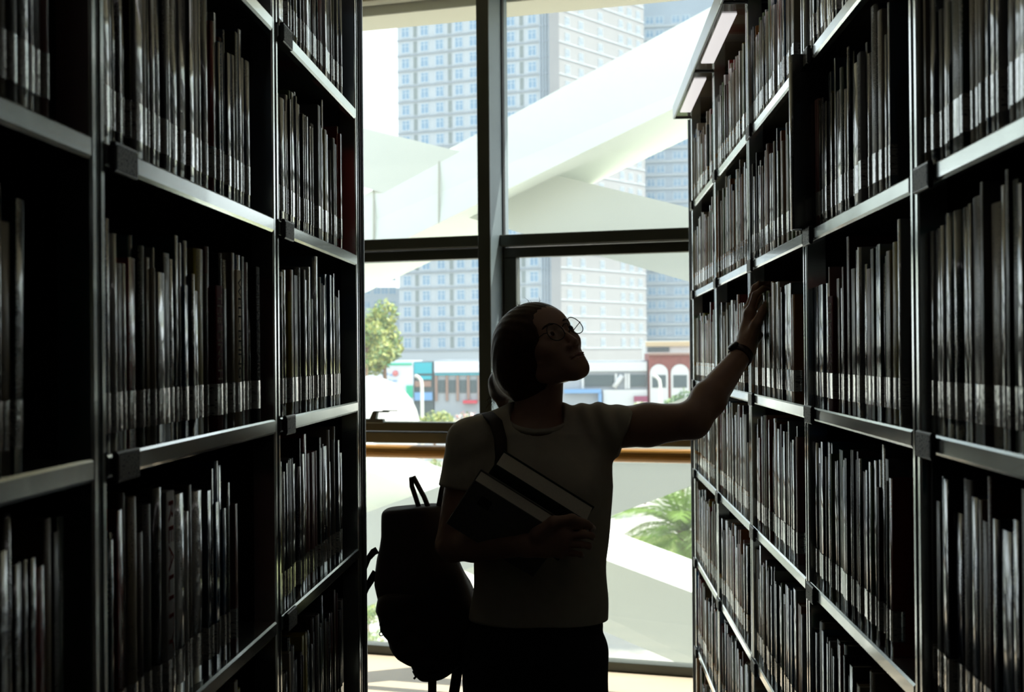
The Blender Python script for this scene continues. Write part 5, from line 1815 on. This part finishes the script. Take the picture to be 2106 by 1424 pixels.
# ---- trees and shrubs
def leaf_cloud(clumps, n, size, seed, mi_of=None):
    r = random.Random(seed)
    mb = MB()
    for i in range(n):
        c, rr = clumps[r.randrange(len(clumps))]
        d = Vector((r.gauss(0, 1), r.gauss(0, 1), r.gauss(0, 1))).normalized()
        p = Vector(c) + Vector((d.x * rr[0], d.y * rr[1], d.z * rr[2])) * (r.uniform(0.55, 1.05))
        a = Vector((r.gauss(0, 1), r.gauss(0, 1), r.gauss(0, 1))).normalized(); b_ = a.orthogonal().normalized()
        s_ = size * r.uniform(0.6, 1.4)
        mb.add([p - a * s_, p + b_ * s_ * 0.5, p + a * s_, p - b_ * s_ * 0.5], [(0, 1, 2, 3)], mi_of(r) if mi_of else 0)
    return mb


def tree(name, label, px, py, zc, rpx, n, mats, seed, size=None, hx=1.0, cat='tree', group=None, trunk=True, nclump=9, mi_of=None):
    c = P(px, py, zc); R_ = rpx / F_PX * zc
    root = empty(name, (c.x, c.y, GZ)); tag(root, label, cat, group)
    r = random.Random(seed)
    cl = []
    for k in range(nclump):
        d = Vector((r.gauss(0, 1), r.gauss(0, 1), r.gauss(0, 1))).normalized() * r.uniform(0.3, 0.75)
        cl.append((c + Vector((d.x * R_, d.y * R_, d.z * R_ * hx)), (R_ * 0.45,) * 3))
    leaf_cloud(cl, n, size or R_ * 0.09, seed + 1, mi_of).build('foliage', mats, root)
    mb = MB(); mb.tube([(c.x, c.y, GZ), (c.x + 0.03 * R_, c.y, (GZ + c.z) / 2), (c.x, c.y, c.z - 0.2 * R_)], [R_ * 0.10, R_ * 0.08, R_ * 0.05], 8)
    tr = mb.build('trunk', M['bark'], root)
    for q, _ in cl[:5]:
        mb = MB(); mb.tube([(c.x, c.y, c.z - 0.35 * R_), tuple(q)], [R_ * 0.04, R_ * 0.015], 6); mb.build('branch', M['bark'], tr)
    return root


tree('leafy_tree', 'tall yellow-green tree at the left, in front of the hazy block', 790, 700, 130.0, 62, 2600, [M['leaf_y'], M['leaf']], 21, hx=1.3, group='street trees', mi_of=lambda r: int(r.random() < 0.4))
tree('leafy_tree', 'tree at the left window edge, above the white shop', 752, 715, 118.0, 52, 2200, [M['leaf_y'], M['leaf']], 22, hx=1.2, group='street trees', mi_of=lambda r: int(r.random() < 0.55))
tree('leafy_tree', 'pale green treetop beside the left street lamp', 893, 868, 70.0, 42, 900, [M['leaf_y'], M['leaf']], 23, hx=0.8, group='street trees', mi_of=lambda r: int(r.random() < 0.4))
tree('leafy_tree', 'dark green tree below the arched windows', 1402, 836, 80.0, 42, 1200, [M['leaf_d'], M['leaf']], 24, hx=0.9, group='street trees', mi_of=lambda r: int(r.random() < 0.35))
tree('flowering_shrub', 'yellow flowering shrub left of the right street lamp', 1325, 842, 85.0, 28, 500, [M['leaf_y'], M['leaf'], M['petal_w']], 25, hx=0.7, cat='shrub', group='flowering shrubs', mi_of=lambda r: r.choice([0, 0, 1, 2]))
tree('flowering_shrub', 'pink flowering shrub below the red shop awning', 965, 868, 85.0, 34, 600, [M['leaf'], M['petal'], M['petal_w']], 26, hx=0.6, cat='shrub', group='flowering shrubs', mi_of=lambda r: r.choice([0, 1, 2]))
tree('flowering_shrub', 'pink flowering shrub over the woman\'s shoulder', 1250, 852, 85.0, 30, 500, [M['leaf'], M['petal'], M['petal_w']], 27, hx=0.6, cat='shrub', group='flowering shrubs', mi_of=lambda r: r.choice([0, 1, 2]))
tree('garden_shrub', 'green shrub behind the backpack near the window foot', 757, 1262, 34.0, 32, 700, [M['leaf'], M['leaf_y']], 28, hx=0.7, cat='shrub', group='garden shrubs', mi_of=lambda r: int(r.random() < 0.3))
tree('garden_shrub', 'pale flowering shrub at the window foot beside the backpack', 765, 1320, 33.0, 38, 800, [M['leaf'], M['petal_w'], M['leaf_y']], 29, hx=0.7, cat='shrub', group='garden shrubs', mi_of=lambda r: r.choice([0, 0, 1, 2]))
tree('garden_shrub', 'round clipped shrub beyond the handrail at left', 822, 962, 55.0, 22, 400, [M['leaf'], M['leaf_y']], 30, hx=0.8, cat='shrub', group='garden shrubs', mi_of=lambda r: int(r.random() < 0.3))
tree('garden_shrub', 'round clipped shrub beyond the handrail beside her sleeve', 892, 960, 62.0, 22, 400, [M['leaf'], M['leaf_y']], 31, hx=0.8, cat='shrub', group='garden shrubs', mi_of=lambda r: int(r.random() < 0.3))

# palm
pc = P(1408, 1092, 46.0)
palm = empty('palm_tree', (pc.x, pc.y, GZ)); tag(palm, 'bright green palm tree below the window, right of the woman', 'palm')
mb = MB(); mb.tube([(pc.x, pc.y, GZ + (pc.z - GZ) * k / 6) for k in range(7)], [0.32, 0.30, 0.27, 0.27, 0.26, 0.28, 0.24], 10); mb.build('trunk', M['bark'], palm)


def frond_mesh(L, droop, seed):
    r = random.Random(seed)
    mb = MB()
    pts = []
    for k in range(9):
        t = k / 8
        pts.append(Vector((L * t * (1 - 0.18 * droop * t), 0, L * (0.55 * t - (0.45 + 0.55 * droop) * t * t))))
    mb.tube(pts, [0.03 * (1 - 0.8 * k / 8) for k in range(9)], 5)
    for k in range(34):
        t = 0.12 + 0.88 * k / 34
        i = min(7, int(t * 8)); p = pts[i].lerp(pts[i + 1], t * 8 - i)
        d = (pts[i + 1] - pts[i]).normalized()
        ll = L * 0.28 * (0.45 + 0.55 * math.sin(math.pi * min(1, t * 0.9 + 0.15)))
        for sg in (-1, 1):
            tip = p + d * ll * 0.6 + Vector((0, sg, 0)) * ll * 0.75 + Vector((0, 0, -ll * 0.25 * r.uniform(0.4, 1.4)))
            w_ = d * 0.022
            mid = p.lerp(tip, 0.5) + Vector((0, 0, 0.02))
            mb.add([p - w_, p + w_, mid + w_, tip, mid - w_], [(0, 1, 2, 3, 4)])
    return mb.mesh('frond', M['palm'])


fms = [frond_mesh(2.9, dr_, 40 + i) for i, dr_ in enumerate((0.0, 0.35, 0.7, 1.1))]
pr = random.Random(9)
for k in range(40):
    o = link_mesh('frond', fms[(k * 4) // 40], palm, (0, 0, pc.z - GZ + 0.1 - 0.01 * k), k * 2.39996)
    o.rotation_euler = (0, -0.75 + 1.25 * (k / 40) + pr.uniform(-0.12, 0.12), k * 2.39996)
#OUT_END
